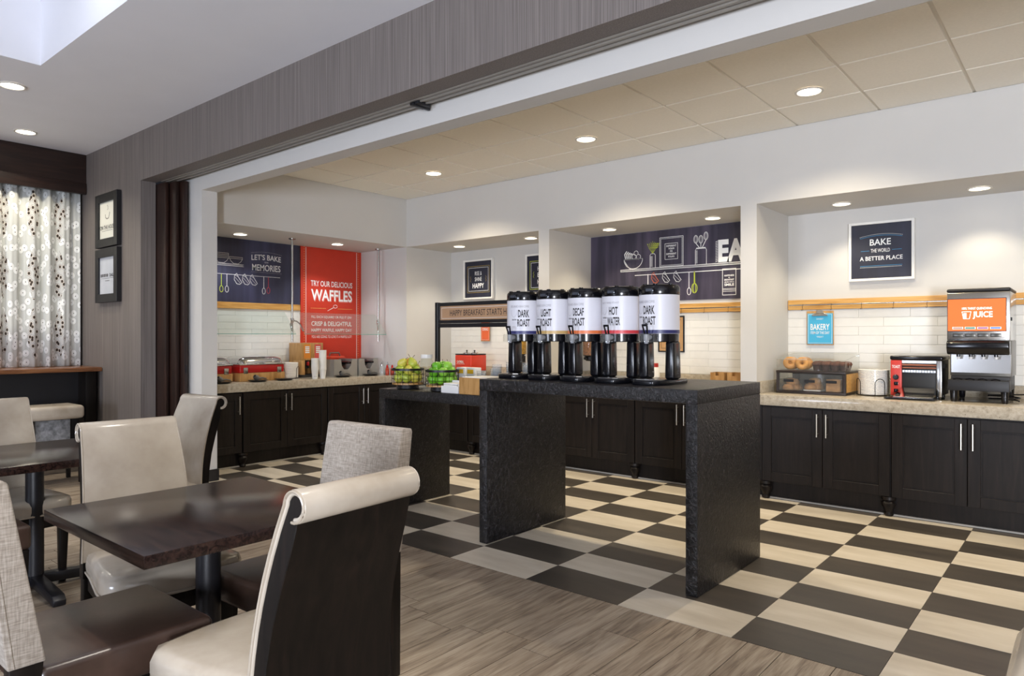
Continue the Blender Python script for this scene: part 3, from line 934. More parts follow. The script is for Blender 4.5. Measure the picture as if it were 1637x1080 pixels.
def dining_table(label, x0, x1, y0, y1):
    cx, cy = (x0 + x1) / 2, (y0 + y1) / 2
    t = thing('dining_table', label, 'table', (cx, cy, 0))
    MB().box(x0 - cx, x1 - cx, y0 - cy, y1 - cy, 0.699, 0.74).build('tabletop', TABLEWOOD, t, bevel=0.004)
    MB().lathe([(0.043, 0.05), (0.043, 0.69)], 28).build('column', BLACKMET, t)
    MB().box(-0.22, 0.22, -0.22, 0.22, 0.688, 0.6985).build('mounting_plate', BLACKMET, t)
    for a in range(4):
        m = MB().add(*foot_arm())
        o = m.build('foot', BLACKMET, t, rz=a * PI / 2, bevel=0.006)
    return t
def foot_arm():
    pts = [(0.0, 0.03), (0.30, 0.012), (0.345, 0.002), (0.385, 0.002), (0.39, 0.03), (0.365, 0.055), (0.30, 0.062), (0.0, 0.085)]
    n = len(pts); wd = 0.03
    vs = [(x, -wd, z) for x, z in pts] + [(x, wd, z) for x, z in pts]
    fs = [tuple(range(n)), tuple(range(n, 2 * n))[::-1]] + [((i + 1) % n, i, n + i, n + (i + 1) % n) for i in range(n)]
    return vs, fs
dining_table('dark stained oak pedestal table in front, edge toward the camera', -2.91, -2.07, 0.848, 1.645)
dining_table('dark pedestal table behind, partly cut off at the frame edge', -4.82, -3.98, 0.84, 1.64)

# ---- bar ledge, stool, curtain
bl = thing('bar_ledge', 'brown wooden bar ledge on dark base under the curtain', 'bar', (-8.25, 1.0, 0))
MB().box(-0.34, 0.335, -3.3, 1.835, 1.008, 1.052).build('ledge_top', BARWOOD, bl, bevel=0.01)
MB().box(0.02, 0.06, -3.3, 1.70, 0.002, 1.008).build('front_panel', BLACKM, bl, smooth=False)
MB().box(-0.34, 0.27, 1.70, 1.80, 0.002, 1.008).build('end_support', CHAIRWOOD, bl, bevel=0.004)
st = thing('bar_stool', 'backless beige leather stool at the bar ledge', 'stool', (-7.5, 2.24, 0))
MB().box(-0.19, 0.19, -0.23, 0.23, 0.60, 0.725).build('seat', BEIGE, st, bevel=0.035, seg=4)
FLOR = plain('grey_floral_cloth', '#77787a', 0.9, var=0.45, scale=28)
MB().box(-0.15, 0.15, -0.20, 0.12, 0.22, 0.60).build('upholstered_base', FLOR, st, bevel=0.01)
for sx in (-1, 1):
    for sy in (-1, 1):
        MB().taper((sx * 0.165 - .016, sx * 0.165 + .016, sy * 0.2 - .016, sy * 0.2 + .016), 0.002, (sx * 0.165 - .02, sx * 0.165 + .02, sy * 0.2 - .02, sy * 0.2 + .02), 0.602).build('leg', CHAIRWOOD, st)
cu = MB(); npt = 420; zs = [1.055, 1.5, 2.0, 2.5, 2.98]
rc = random.Random(11)
ph = [rc.uniform(-0.5, 0.5) for _ in range(60)]
vs = []; uv = []
arc = 0; last = None
for i in range(npt + 1):
    y = -2.2 + (2.81 + 2.2) * i / npt
    q = 2 * PI * y / 0.155
    d = 0.032 * math.sin(q + 0.7 * math.sin(q * 0.37)) + 0.010 * math.sin(2.3 * q + 1.0)
    xx = -8.46 + d
    if last: arc += math.hypot(xx - last[0], y - last[1])
    last = (xx, y)
    for z in zs:
        vs.append((xx, y, z)); uv.append((arc, z))
nz = len(zs)
fs = [(i * nz + j, (i + 1) * nz + j, (i + 1) * nz + j + 1, i * nz + j + 1) for i in range(npt) for j in range(nz - 1)]
cu.add(vs, fs)
cme_ = cu.mesh('curtain', ang=2.0)
ul = cme_.uv_layers.new(name='UVMap')
for lp in cme_.loops: ul.data[lp.index].uv = uv[lp.vertex_index]
co_ = obj('curtain', cme_, CURTAIN)
tag(co_, 'pleated pale curtain printed with white and dark flowers', 'curtain')
so_ = co_.modifiers.new('Solidify', 'SOLIDIFY'); so_.thickness = 0.003
va = thing('valance', 'dark brown wooden valance above the floral curtain', 'valance', (-8.4, 0.3, 2.9))
MB().box(-0.0, 0.03, -2.6, 2.535, 0.10, 0.428).build('upper_board', VALANCE, va, bevel=0.003)
MB().box(-0.0, 0.045, -2.6, 2.535, 0.0, 0.115).build('lower_board', VALANCE, va, bevel=0.003)

# ================================================================== SIGNS AND PRINTS
def rule(m, x0, x1, z, wd, y=-0.0015, dots=0):
    if dots:
        st_ = (x1 - x0) / dots
        for i in range(dots): m.rect(x0 + i * st_, x0 + i * st_ + st_ * 0.5, z - wd / 2, z + wd / 2, y)
    else: m.rect(x0, x1, z - wd / 2, z + wd / 2, y)
    return m
def frame_thing(name, label, cx, cz, wd, h, plane_y, rim, depth, fm, pm, rz=0, loc=None, cat='poster'):
    t = thing(name, label, cat, loc or (cx, plane_y, cz - h / 2), rz)
    f = MB(); a = wd / 2
    f.box(-a, -a + rim, -depth, 0, 0, h).box(a - rim, a, -depth, 0, 0, h).box(-a + rim, a - rim, -depth, 0, 0, rim).box(-a + rim, a - rim, -depth, 0, h - rim, h)
    f.build('frame', fm, t, bevel=0.002, seg=1)
    MB().box(-a + rim - .001, a - rim + .001, -depth * 0.6, -0.001, rim - .001, h - rim + .001).build('print', pm, t, smooth=False)
    return t, -depth * 0.6 - 0.0012
WHITEF = plain('white_frame', '#e6e5e0', 0.35)
PF = YB - 0.002
# bake the world a better place
t, y = frame_thing('framed_poster', 'square navy poster reading bake the world a better place', -1.427, 2.11, 0.515, 0.515, PF, 0.022, 0.035, WHITEF, NAVY3)
m = MB()
m.text('BAKE', -0.005, 0.335, 0.165, 0.055, y, 0.015)
m.text('THE WORLD', -0.005, 0.262, 0.15, 0.032, y)
m.text('A BETTER PLACE', 0.0, 0.195, 0.335, 0.036, y, 0.01)
for i in range(34):
    u = -0.165 + 0.33 * i / 33
    m.rect(u - .002, u + .002, 0.402 - 0.02 * (u / 0.165) ** 2, 0.406 - 0.02 * (u / 0.165) ** 2, y)
rule(m, -0.165, 0.165, 0.118, 0.004, y, 34)
m.build('lettering', INKW, t, smooth=False)
b = MB(); b.ribbon([(-0.165 + 0.033 * i, 0.392 - 0.02 * ((-0.165 + 0.033 * i) / 0.165) ** 2) for i in range(11)], 0.003, y)
rule(b, -0.165, 0.165, 0.130, 0.003, y); rule(b, -0.16, -0.092, 0.262, 0.003, y); rule(b, 0.086, 0.16, 0.262, 0.003, y)
b.build('blue_rules', INKBLUE, t, smooth=False)
# rise & shine / neighbour
for lb, cx, lines in (('navy poster reading rise and shine happy in a white frame', -6.16, (('RISE &', 0.12, 0.052, 0.335, 0), ('SHINE', 0.12, 0.052, 0.26, 0), ('HAPPY', 0.20, 0.062, 0.175, -0.0))),
                      ('navy poster in a white frame half hidden by the pier', -5.11, (('H', 0.03, 0.052, 0.335, -0.06), ('B', 0.03, 0.052, 0.26, -0.06), ('H', 0.03, 0.052, 0.175, -0.06)))):
    t, y = frame_thing('framed_poster', lb, cx, 2.115, 0.515, 0.515, PF, 0.022, 0.04, WHITEF, NAVY3)
    m = MB()
    for s_, wd, h, z, xo in lines: m.text(s_, xo, z, wd, h, y, 0.02 if s_ == 'HAPPY' else 0.0)
    m.outline(-0.175, 0.175, 0.105, 0.41, 0.004, y)
    m.build('lettering', INKW, t, smooth=False)
    m = MB().outline(-0.195, 0.195, 0.085, 0.43, 0.005, y)
    for s in (-1, 1): m.ribbon([(s * 0.13, 0.225), (s * 0.14, 0.245), (s * 0.128, 0.262), (s * 0.14, 0.28), (s * 0.13, 0.3)], 0.004, y)
    m.build('gold_border', INKGOLD if cx < -6 else INKGREEN, t, smooth=False)
# dining room frames
for lb, z0, kind in (('black framed print reading on the house, upper of two', 2.285, 0), ('black framed print with grey photo, lower of two', 1.72, 1)):
    pm = plain('cream_print', '#dcdcd2', 0.3, var=0.01) if kind == 0 else mk_tile('pale_photo_print', '#aeb4bd', '#c2c7d0', '#d2d6dc')
    t, y = frame_thing('framed_print', lb, -7.72, z0 + 0.27, 0.56, 0.545, YD - 0.002, 0.085, 0.045, BLACKM, pm, cat='picture')
    m = MB()
    if kind == 0:
        m.text('ON THE HOUSE', 0, 0.2, 0.37, 0.042, y, 0.01)
        rule(m, -0.14, 0.14, 0.165, 0.003, y)
        m.ribbon([(-0.055, 0.335), (-0.045, 0.30), (-0.01, 0.285), (0.03, 0.29), (0.055, 0.33), (0.06, 0.35)], 0.008, y)
        m.ribbon([(0.0, 0.375), (0.018, 0.385), (0.012, 0.41), (0.0, 0.425)], 0.006, y)
    else:
        m.text('DAILY', 0.12, 0.275, 0.13, 0.034, y, 0.015)
        for i in range(5): m.rect(-0.17 + 0.04 * i, -0.145 + 0.04 * i, 0.26, 0.29, y)
        rule(m, -0.16, 0.16, 0.245, 0.003, y); rule(m, -0.05, 0.06, 0.22, 0.008, y, 9)
    m.build('lettering', INKK, t, smooth=False)

# chalk drawing pieces (flat print)
def bowl(m, cx, z, r, h, y):
    m.ribbon([(cx - r, z + h), (cx + r, z + h)], 0.006, y)
    m.ribbon([(cx + r * math.cos(a) , z + h - h * math.sin(a)) for a in [PI * i / 14 for i in range(15)]], 0.006, y)
def cup(m, cx, z, s, y):
    m.ribbon([(cx - 0.3 * s, z), (cx + 0.1 * s, z - 0.15 * s), (cx + 0.55 * s, z - 0.8 * s), (cx + 0.3 * s, z - s), (cx - 0.05 * s, z - 0.95 * s), (cx - 0.35 * s, z - 0.5 * s)], 0.006, y, True)
    m.ribbon([(cx - 0.3 * s, z), (cx - 0.05 * s, z + 0.2 * s), (cx + 0.1 * s, z - 0.15 * s)], 0.006, y)
    m.ribbon([(cx - 0.25 * s, z - 0.25 * s), (cx + 0.4 * s, z - 0.9 * s)], 0.003, y)
def spoon(m, cx, z, L, y, wd=0.009):
    m.ribbon([(cx, z), (cx, z - L)], wd, y)
    m.ribbon(circ(cx, z - L - 0.035, 0.02, 14, ry=0.036), 0.006, y, True)
def whisk(m, cx, z, L, y):
    m.ribbon([(cx, z), (cx, z - L)], 0.014, y)
    for k in (0.03, 0.015): m.ribbon(circ(cx, z - L - 0.045, k, 14, ry=0.05), 0.006, y, True)
# mural over the coffee niche
MW, MH = 2.06, 0.752
t = thing('wall_mural', 'charcoal chalk mural with drawn shelf, bowl, plant and EAT', 'mural', (-3.395, PF, 1.745))
MB().box(-MW / 2, MW / 2, -0.008, 0, 0, MH).build('panel', NAVY2, t, smooth=False)
y = -0.0095
m = MB()
sh = 0.345
m.rect(-0.64, 1.0, sh - 0.010, sh - 0.005, y); m.rect(-0.64, 1.0, sh + 0.010, sh + 0.015, y); m.rect(-0.64, -0.634, sh - 0.010, sh + 0.015, y)
for i in range(110): m.ribbon([(-0.63 + i * 0.0148, sh - 0.006), (-0.622 + i * 0.0148, sh + 0.010)], 0.003, y)
m.rect(-0.46, 1.0, sh - 0.060, sh - 0.053, y)
bowl(m, -0.48, sh + 0.018, 0.115, 0.105, y)
m.ribbon([(-0.595, sh + 0.123), (-0.365, sh + 0.123)], 0.008, y)
for k in range(5): m.ribbon([(-0.575 + 0.02 * k, sh + 0.13), (-0.588 + 0.022 * k, sh + 0.18), (-0.56 + 0.022 * k, sh + 0.215 - 0.01 * k)], 0.010, y)
for k in range(7): m.ribbon([(-0.59 + 0.010 * k, sh + 0.115 - 0.016 * k), (-0.565 + 0.010 * k, sh + 0.045 - 0.004 * k)], 0.004, y)
for c, z in ((-0.47, 0.15), (-0.415, 0.145), (-0.445, 0.185)): m.ribbon(circ(c, sh + z, 0.026, 12), 0.005, y, True)
m.ribbon([(-0.275, sh + 0.016), (-0.275, sh + 0.15), (-0.262, sh + 0.165), (-0.225, sh + 0.165), (-0.212, sh + 0.15), (-0.212, sh + 0.016)], 0.005, y)
for k in range(4): m.ribbon([(-0.268 + 0.007 * k, sh + 0.025), (-0.268 + 0.007 * k, sh + 0.14)], 0.0025, y)
for o_, wd in ((0.0, 0.005), (0.014, 0.003)): m.outline(-0.161 + o_, 0.112 - o_, sh + 0.016 + o_, sh + 0.328 - o_, wd, y)
m.outline(-0.10, 0.05, sh + 0.09, sh + 0.26, 0.004, y)
for s_, z, wd in (('DIFFERENT', 0.232, 0.115), ('YOLKS', 0.204, 0.07), ('FOR', 0.176, 0.03), ('DIFFERENT', 0.148, 0.115), ('FOLKS', 0.12, 0.07)):
    m.text(s_, -0.025, sh + z, wd, 0.018, y, 0.02)
m.ribbon([(0.245, sh + 0.016), (0.245, sh + 0.16), (0.258, sh + 0.185), (0.352, sh + 0.185), (0.365, sh + 0.16), (0.365, sh + 0.016)], 0.005, y)
m.ribbon([(0.255, sh + 0.178), (0.355, sh + 0.178)], 0.008, y)
for k in range(3): m.ribbon([(0.252 + 0.007 * k, sh + 0.025), (0.252 + 0.007 * k, sh + 0.16)], 0.0025, y)
for c, z, tlt in ((0.25, 0.275, -0.05), (0.305, 0.27, 0.0), (0.36, 0.30, 0.05)):
    m.ribbon([(0.305 + tlt * 0.3, sh + 0.185), (c, sh + z - 0.04)], 0.007, y)
    m.ribbon(circ(c, sh + z, 0.022, 14, ry=0.04), 0.005, y, True); m.ribbon(circ(c, sh + z, 0.010, 12, ry=0.033), 0.003, y, True)
m.text('EAT', 0.69, sh + 0.135, 0.40, 0.225, y, 0.045)
for k in range(13): m.ribbon([(0.462, sh + 0.03 + 0.0165 * k), (0.486, sh + 0.038 + 0.0165 * k)], 0.005, y)
cup(m, -0.095, sh - 0.055, 0.095, y); cup(m, 0.035, sh - 0.055, 0.095, y)
m.ribbon([(-0.30, sh - 0.05), (-0.30, sh - 0.17)], 0.010, y)
spoon(m, 0.175, sh - 0.06, 0.16, y, 0.007)
m.outline(0.533, 0.675, sh - 0.31, sh - 0.045, 0.005, y)
for s_, z, wd, h in (('HAPPINESS', 0.115, 0.10, 0.017), ('IS', 0.136, 0.016, 0.010), ('BREAKFAST', 0.157, 0.10, 0.017), ('SERVED WITH A', 0.180, 0.10, 0.012), ('SMILE', 0.206, 0.10, 0.026)):
    m.text(s_, 0.604, sh - z, wd, h, y, 0.03)
for z in (0.245, 0.257, 0.272): rule(m, 0.533, 0.675, sh - z, 0.004, y)
m.build('chalk_drawing', INKW, t, smooth=False)
m = MB()
for k in range(7):
    a = -0.9 + 0.3 * k
    m.ribbon([(-0.2435, sh + 0.165), (-0.2435 + 0.045 * a, sh + 0.22), (-0.2435 + 0.065 * a, sh + 0.30 - 0.03 * abs(a))], 0.003, y)
    for j in range(3): m.ribbon([(-0.2435 + (0.045 + .008 * j) * a, sh + 0.22 + 0.02 * j), (-0.232 + (0.06 + .012 * j) * a, sh + 0.235 + 0.02 * j)], 0.006, y)
m.build('plant_drawing', INKGREEN, t, smooth=False)
m = MB(); whisk(m, 0.235, sh - 0.05, 0.13, y); m.build('whisk_drawing', INKGREEN, t, smooth=False)
m = MB(); cup(m, -0.225, sh - 0.055, 0.095, y); m.build('orange_drawing', INKORANGE, t, smooth=False)
# left mural
t = thing('wall_mural', 'navy chalk mural reading lets bake memories', 'mural', (XL + 0.002, 4.14, 1.765), PI / 2)
MB().box(-0.83, 0.828, -0.008, 0, 0, 0.732).build('panel', NAVY, t, smooth=False)
m = MB()
m.text("LET'S BAKE", 0.37, 0.545, 0.385, 0.066, y, 0.012, arc=0.012)
m.text('SOME', 0.37, 0.485, 0.05, 0.014, y)
m.text('MEMORIES', 0.37, 0.42, 0.37, 0.076, y, 0.012)
for i in range(30):
    u = 0.175 + 0.39 * i / 29
    m.rect(u, u + .005, 0.605 - 0.02 * ((u - .37) / .2) ** 2, 0.608 - 0.02 * ((u - .37) / .2) ** 2, y); m.rect(u, u + 0.005, 0.362, 0.365, y)
m.rect(-0.8, 0.08, 0.432, 0.437, y); m.rect(-0.8, 0.08, 0.412, 0.417, y)
for i in range(58): m.ribbon([(-0.8 + i * 0.015, 0.415), (-0.792 + i * 0.015, 0.434)], 0.003, y)
for cx, nn, rr in ((-0.19, 4, 0.085), (-0.015, 2, 0.08), (-0.45, 3, 0.09)):
    m.ribbon([(cx - rr, 0.50), (cx - rr * 0.75, 0.468), (cx - rr * 0.35, 0.442), (cx + rr * 0.35, 0.442), (cx + rr * 0.75, 0.468), (cx + rr, 0.50)], 0.005, y)
    for k in range(nn): m.ribbon([(cx - rr, 0.50 + 0.018 * k), (cx + rr, 0.50 + 0.018 * k)], 0.004, y)
    m.ribbon([(cx - rr, 0.50), (cx - rr, 0.50 + 0.018 * (nn - 1))], 0.003, y); m.ribbon([(cx + rr, 0.50), (cx + rr, 0.50 + 0.018 * (nn - 1))], 0.003, y)
m.rect(-0.8, 0.55, 0.314, 0.319, y)
for c in (0.0, 0.10, 0.195): cup(m, c, 0.312, 0.105, y)
spoon(m, -0.125, 0.315, 0.135, y, 0.007); spoon(m, 0.335, 0.315, 0.135, y, 0.007)
m.build('chalk_drawing', INKC, t, smooth=False)
m = MB(); spoon(m, -0.19, 0.315, 0.135, y, 0.007); m.build('lime_drawing', INKGREEN, t, smooth=False)
m = MB(); spoon(m, 0.395, 0.315, 0.125, y, 0.007); m.build('red_drawing', INKRED, t, smooth=False)
# red waffle panel
t = thing('wall_panel', 'tall red panel reading try our delicious waffles', 'sign', (XL + 0.002, 5.44, 0.99), PI / 2)
MB().box(-0.465, 0.466, -0.012, 0, 0, 1.508).build('panel', RED, t, smooth=False)
yy = -0.0135; zo = -0.99
m = MB()
m.text('TRY OUR DELICIOUS', 0.0, 2.045 + zo, 0.64, 0.072, yy, 0.012)
m.text('WAFFLES', 0.0, 1.90 + zo, 0.63, 0.145, yy, 0.02)
m.text('FILL EACH SQUARE? OR PILE IT ON?', 0.0, 1.618 + zo, 0.62, 0.036, yy)
m.text('CRISP & DELIGHTFUL', 0.0, 1.535 + zo, 0.62, 0.058, yy, 0.008)
m.text('HAPPY WAFFLE, HAPPY DAY', 0.0, 1.45 + zo, 0.62, 0.046, yy, 0.005)
m.text('YOU ARE GOING TO LOVE IT A WAFFLE LOT!', 0.0, 1.368 + zo, 0.62, 0.034, yy)
for s in (-1, 1): m.rect(s * 0.39 - .003, s * 0.39 + .003, 0.02, 1.5, yy)
m.ribbon([(-0.07, 1.70 + zo), (0.02, 1.745 + zo)], 0.006, yy); m.ribbon(circ(0.05, 1.76 + zo, 0.03, 14, ry=0.02), 0.005, yy, True)
m.build('lettering', INKW, t, smooth=False)
m = MB().text('WAFFLES', 0.006, 1.888 + zo, 0.63, 0.145, yy + 0.0006, 0.03)
m.build('letter_shadow', plain('pink_ink', '#dd8f86', 0.6), t, smooth=False)
m = MB()
for s in (-1, 1):
    for i in range(50): m.rect(s * 0.415 - .004, s * 0.415 + .004, 0.03 + i * 0.03, 0.038 + i * 0.03, yy)
rule(m, -0.32, -0.09, 1.73 + zo, 0.006, yy, 16); rule(m, 0.09, 0.32, 1.73 + zo, 0.006, yy, 16)
m.build('dotted_rules', INKYEL, t, smooth=False)

# oak hanging rails
for lb, x0, x1 in (('oak hanging rail above the bakery counter', -2.215, 0.0), ('oak hanging rail under the charcoal chalk mural', -4.425, -2.365), ('oak hanging rail behind the breakfast sign', -6.675, -4.575)):
    t = thing('hanging_rail', lb, 'rail', ((x0 + x1) / 2, PF, 1.615)); h = (x1 - x0) / 2
    MB().box(-h, h, -0.022, 0, 0, 0.092).build('board', OAK, t, bevel=0.002, seg=1)
    MB().tube([(-h + 0.02, -0.045, 0.042), (h - 0.02, -0.045, 0.042)], 0.006, 8).build('rod', STEEL, t)
    k = int((x1 - x0) / 0.25)
    for i in range(k):
        xx = -h + 0.14 + i * 0.25
        MB().tube([(xx, -0.045, 0.050), (xx + .004, -0.052, 0.044), (xx, -0.052, 0.02), (xx + .004, -0.05, -0.004), (xx - .004, -0.058, -0.008), (xx - .006, -0.062, 0.004)], 0.0018, 5).build('hook', BLACKMET, t)
t = thing('hanging_rail', 'oak strip under the navy bake memories mural', 'rail', (XL + 0.002, 4.14, 1.692), PI / 2)
MB().box(-0.83, 0.828, -0.02, 0, 0, 0.072).build('board', OAK, t, bevel=0.002, seg=1)
# clipboards
def clipboard(label, cx, z1, wd, h, pm, lines, ink):
    t = thing('clipboard', label, 'clipboard', (cx, PF - 0.03, z1 - h))
    a = wd / 2
    MB().box(-a, a, -0.004, 0, 0, h).build('board', OAKBOX, t, bevel=0.0015, seg=1)
    MB().box(-a + .008, a - .008, -0.006, -0.004, 0.01, h - 0.022).build('sheet', pm, t, smooth=False)
    m = MB()
    for s_, x_, z_, w_, h_, b_ in lines: m.text(s_, x_, z_, w_, h_, -0.0072, b_)
    m.outline(-a + .016, a - .016, 0.018, h - 0.03, 0.002, -0.0072)
    m.build('lettering', ink, t, smooth=False)
    m = MB().prism_y([(-0.07, h - 0.045), (0.07, h - 0.045), (0.06, h - 0.03), (0.035, h - 0.018), (0.02, h + 0.012), (-0.02, h + 0.012), (-0.035, h - 0.018), (-0.06, h - 0.03)], -0.018, -0.007)
    m.tube([(-0.04, -0.02, h - 0.022), (0.04, -0.02, h - 0.022)], 0.006, 8)
    if wd < 0.2: m.v = [(p[0] * 0.55, p[1], p[2]) for p in m.v]
    m.build('clip', SATIN, t, bevel=0.002, seg=1)
    return t
clipboard('clipboard with blue bakery item of the day sheet', -1.925, 1.60, 0.235, 0.31, plain('sky_blue_paper', '#45aed6', 0.5, var=0.02),
    [('BAKERY', 0, 0.165, 0.165, 0.055, 0.015), ('ITEM OF THE DAY', 0, 0.112, 0.165, 0.025, 0.01), ('SWEET', 0, 0.238, 0.06, 0.014, 0), ('TREAT', 0, 0.075, 0.06, 0.014, 0)], INKW)
clipboard('clipboard with orange cereals sheet above the oatmeal warmer', -6.028, 1.605, 0.155, 0.295, plain('orange_paper', '#e2673a', 0.5, var=0.02),
    [('CEREALS', 0, 0.155, 0.10, 0.035, 0.02)], INKW)
t, y = frame_thing('framed_notice', 'black framed kraft notice behind the last coffee urn', -3.42, 1.395, 0.30, 0.38, PF, 0.014, 0.02, BLACKM, plain('kraft_paper', '#bb9160', 0.7), cat='notice')
MB().outline(-0.115, 0.115, 0.04, 0.34, 0.003, y).build('printed_border', INKK, t, smooth=False)
# breakfast sign on posts
t = thing('counter_sign', 'black framed sign reading happy breakfast starts here', 'sign', (-3.81, 4.17, 0.956))
H0, H1 = 0.487, 0.697
for s in (-1, 1):
    MB().box(s * 0.505 - 0.017, s * 0.505 + 0.017, -0.017, 0.017, 0.0, H1 + 0.004).build('post', BLACKMET, t, bevel=0.002, seg=1)
MB().box(-0.488, 0.488, -0.014, 0.014, H1 - 0.03, H1).box(-0.488, 0.488, -0.014, 0.014, H0 + 0.035, H0 + 0.062).box(-0.488, 0.488, -0.017, 0.017, H0, H0 + 0.033).box(-0.488, -0.465, -0.014, 0.014, H0 + 0.062, H1 - 0.03).box(0.465, 0.488, -0.014, 0.014, H0 + 0.062, H1 - 0.03).build('sign_frame', BLACKMET, t, bevel=0.002, seg=1)
KR = plain('kraft_board', '#b08a68', 0.6, var=0.03)
MB().box(-0.467, 0.467, -0.006, 0.006, H0 + 0.06, H1 - 0.028).build('sign_board', KR, t, smooth=False)
MB().text('HAPPY BREAKFAST STARTS HERE', 0.0, (H0 + H1) / 2 + 0.016, 0.70, 0.05, -0.0075, 0.0).build('lettering', INKK, t, smooth=False)
MB().outline(-0.45, 0.45, H0 + 0.075, H1 - 0.043, 0.0025, -0.0075).build('printed_border', INKW, t, smooth=False)

# ================================================================== COFFEE URNS
ZI = 1.0855
def urn(label, x, y, rz, band_hex, band_name, words, top, loff):
    t = thing('coffee_urn', label, 'urn', (x, y, ZI), rz, 'coffee urns on the tall black table')
    pts = [(-0.118, 0.135), (-0.118, -0.10), (-0.095, -0.165), (-0.06, -0.20), (0.06, -0.20), (0.095, -0.165), (0.118, -0.10), (0.118, 0.135)]
    MB().prism_z(pts, 0.0, 0.030).build('base', BLACK, t, bevel=0.008)
    MB().prism_z([(-0.085, -0.09), (-0.075, -0.16), (-0.05, -0.185), (0.05, -0.185), (0.075, -0.16), (0.085, -0.09)], 0.0305, 0.034).build('drip_grate', STEEL, t)
    for s in (-1, 1):
        MB().taper((s * 0.086 - 0.030, s * 0.086 + 0.030, -0.045, 0.055), 0.030, (s * 0.086 - 0.027, s * 0.086 + 0.027, -0.042, 0.052), 0.252).build('stand_leg', BLACK, t, bevel=0.014, seg=4)
    MB().lathe([(0.0, 0.247), (0.105, 0.247), (0.114, 0.252), (0.1155, 0.296)], 40).build('collar', BLACK, t)
    MB().lathe([(0.1185, 0.296), (0.1185, 0.523), (0.10, 0.523)], 48).build('tank', LABELW, t)
    MB().lathe([(0.1184, 0.297), (0.1192, 0.2975), (0.1192, 0.3175), (0.1184, 0.318)], 48).build('colour_band', plain(band_name, band_hex, 0.4, var=0.02), t)
    MB().lathe([(0.119, 0.523), (0.1205, 0.527), (0.1195, 0.568), (0.112, 0.58), (0.095, 0.584), (0.0, 0.584)], 40).build('lid', BLACK, t)
    lid = MB()
    for a in (-0.5, 0.25, 1.2, 2.4, 3.6, 4.8): lid.box(0.098 * math.sin(a) - .012, 0.098 * math.sin(a) + .012, -0.098 * math.cos(a) - .008, -0.098 * math.cos(a) + .008, 0.579, 0.588)
    lid.build('lid_catch', BLACK, t, bevel=0.003)
    d = MB().box(-0.03, 0.03, -0.1245, -0.10, 0.533, 0.564).build('display_bezel', BLACK, t, bevel=0.003)
    MB().box(-0.021, 0.021, -0.1262, -0.124, 0.541, 0.557).build('display', plain('grey_display', '#3d4048', 0.3), d)
    # spigot with handle and clear guard
    sp = MB().tube([(0, -0.112, 0.275), (0, -0.150, 0.275)], 0.014, 14).lathe([(0.0, 0.238), (0.011, 0.238), (0.0165, 0.262), (0.0165, 0.292), (0.0, 0.292)], 18, 0, -0.155)
    spo = sp.build('spigot', plain('grey_plastic', '#8d8f96', 0.3), t)
    h = MB().box(-0.016, 0.016, -0.180, -0.168, 0.338, 0.350)
    for s in (-1, 1): h.tube([(s * 0.008, -0.157, 0.292), (s * 0.014, -0.173, 0.340)], 0.005, 8)
    h.build('spigot_lever', BLACK, spo)
    gd = MB()
    gp = circ(0, -0.142, 0.055, 20, ry=0.05)
    n = len(gp)
    gd.add([(a, b, 0.246) for a, b in gp] + [(a, b, 0.288) for a, b in gp] + [(a * 0.9, -0.142 + (b + 0.142) * 0.9, 0.296) for a, b in gp],
           [(i, (i + 1) % n, n + (i + 1) % n, n + i) for i in range(n)] + [(n + i, n + (i + 1) % n, 2 * n + (i + 1) % n, 2 * n + i) for i in range(n)] + [tuple(range(2 * n, 3 * n))])
    gd.build('spill_guard', ACRYL, spo)
    r = 0.1191; o = math.radians(loff)
    m = MB()
    m.text(words[0], 0, 0.434, {'HOT': 0.058}.get(words[0], 0.076), 0.050, wrap=(r, o), bold=0.028)
    m.text(words[1], 0, 0.372, 0.086, 0.050, wrap=(r, o), bold=0.028)
    m.text('SERVED FROM', -0.068, 0.393, 0.036, 0.010, wrap=(r, o), bold=0.02)
    m.build('lettering', INKK, t, smooth=False)
    m = MB().text(top, -0.030, 0.482, 0.135, 0.015, wrap=(r, o), bold=0.01)
    cupo = [(-0.092, 0.455), (-0.090, 0.428), (-0.080, 0.412), (-0.062, 0.412), (-0.050, 0.428), (-0.046, 0.455)]
    m.build('fine_print', INKG, t, smooth=False)
    m = MB(); rb = MB().ribbon(cupo, 0.002, 0, True)
    m.add([(r * math.sin(p[0] / r + o), -r * math.cos(p[0] / r + o), p[2]) for p in rb.v], rb.f)
    for z in (0.376, 0.366):
        rb = MB().ribbon([(-0.088 + 0.01 * i, z) for i in range(5)], 0.0014, 0)
        m.add([(r * math.sin(p[0] / r + o), -r * math.cos(p[0] / r + o), p[2]) for p in rb.v], rb.f)
    m.build('cup_emblem', INKG, t, smooth=False)
    return t
AR = '100% ARABICA BEAN COFFEE'
UY = 3.735
for x, lb, hx, bn, wds, tp, lo in (
        (-3.012, 'coffee urn reading dark roast beside the breakfast sign', '#33356a', 'navy_band', ('DARK', 'ROAST'), AR, 36),
        (-2.757, 'coffee urn reading light roast with a tan band', '#c5a468', 'tan_band', ('LIGHT', 'ROAST'), AR, 8),
        (-2.503, 'coffee urn reading decaf roast with an orange band', '#db7440', 'orange_band', ('DECAF', 'ROAST'), AR, 8),
        (-2.245, 'urn reading hot water with a red band', '#cf4046', 'red_band', ('HOT', 'WATER'), "ENJOY IT WHILE IT'S HOT", 7),
        (-1.985, 'coffee urn reading dark roast at the open end of the row', '#2c2e5c', 'dark_navy_band', ('DARK', 'ROAST'), AR, -3)):
    urn(lb, x, UY, 0, hx, bn, wds, tp, lo)

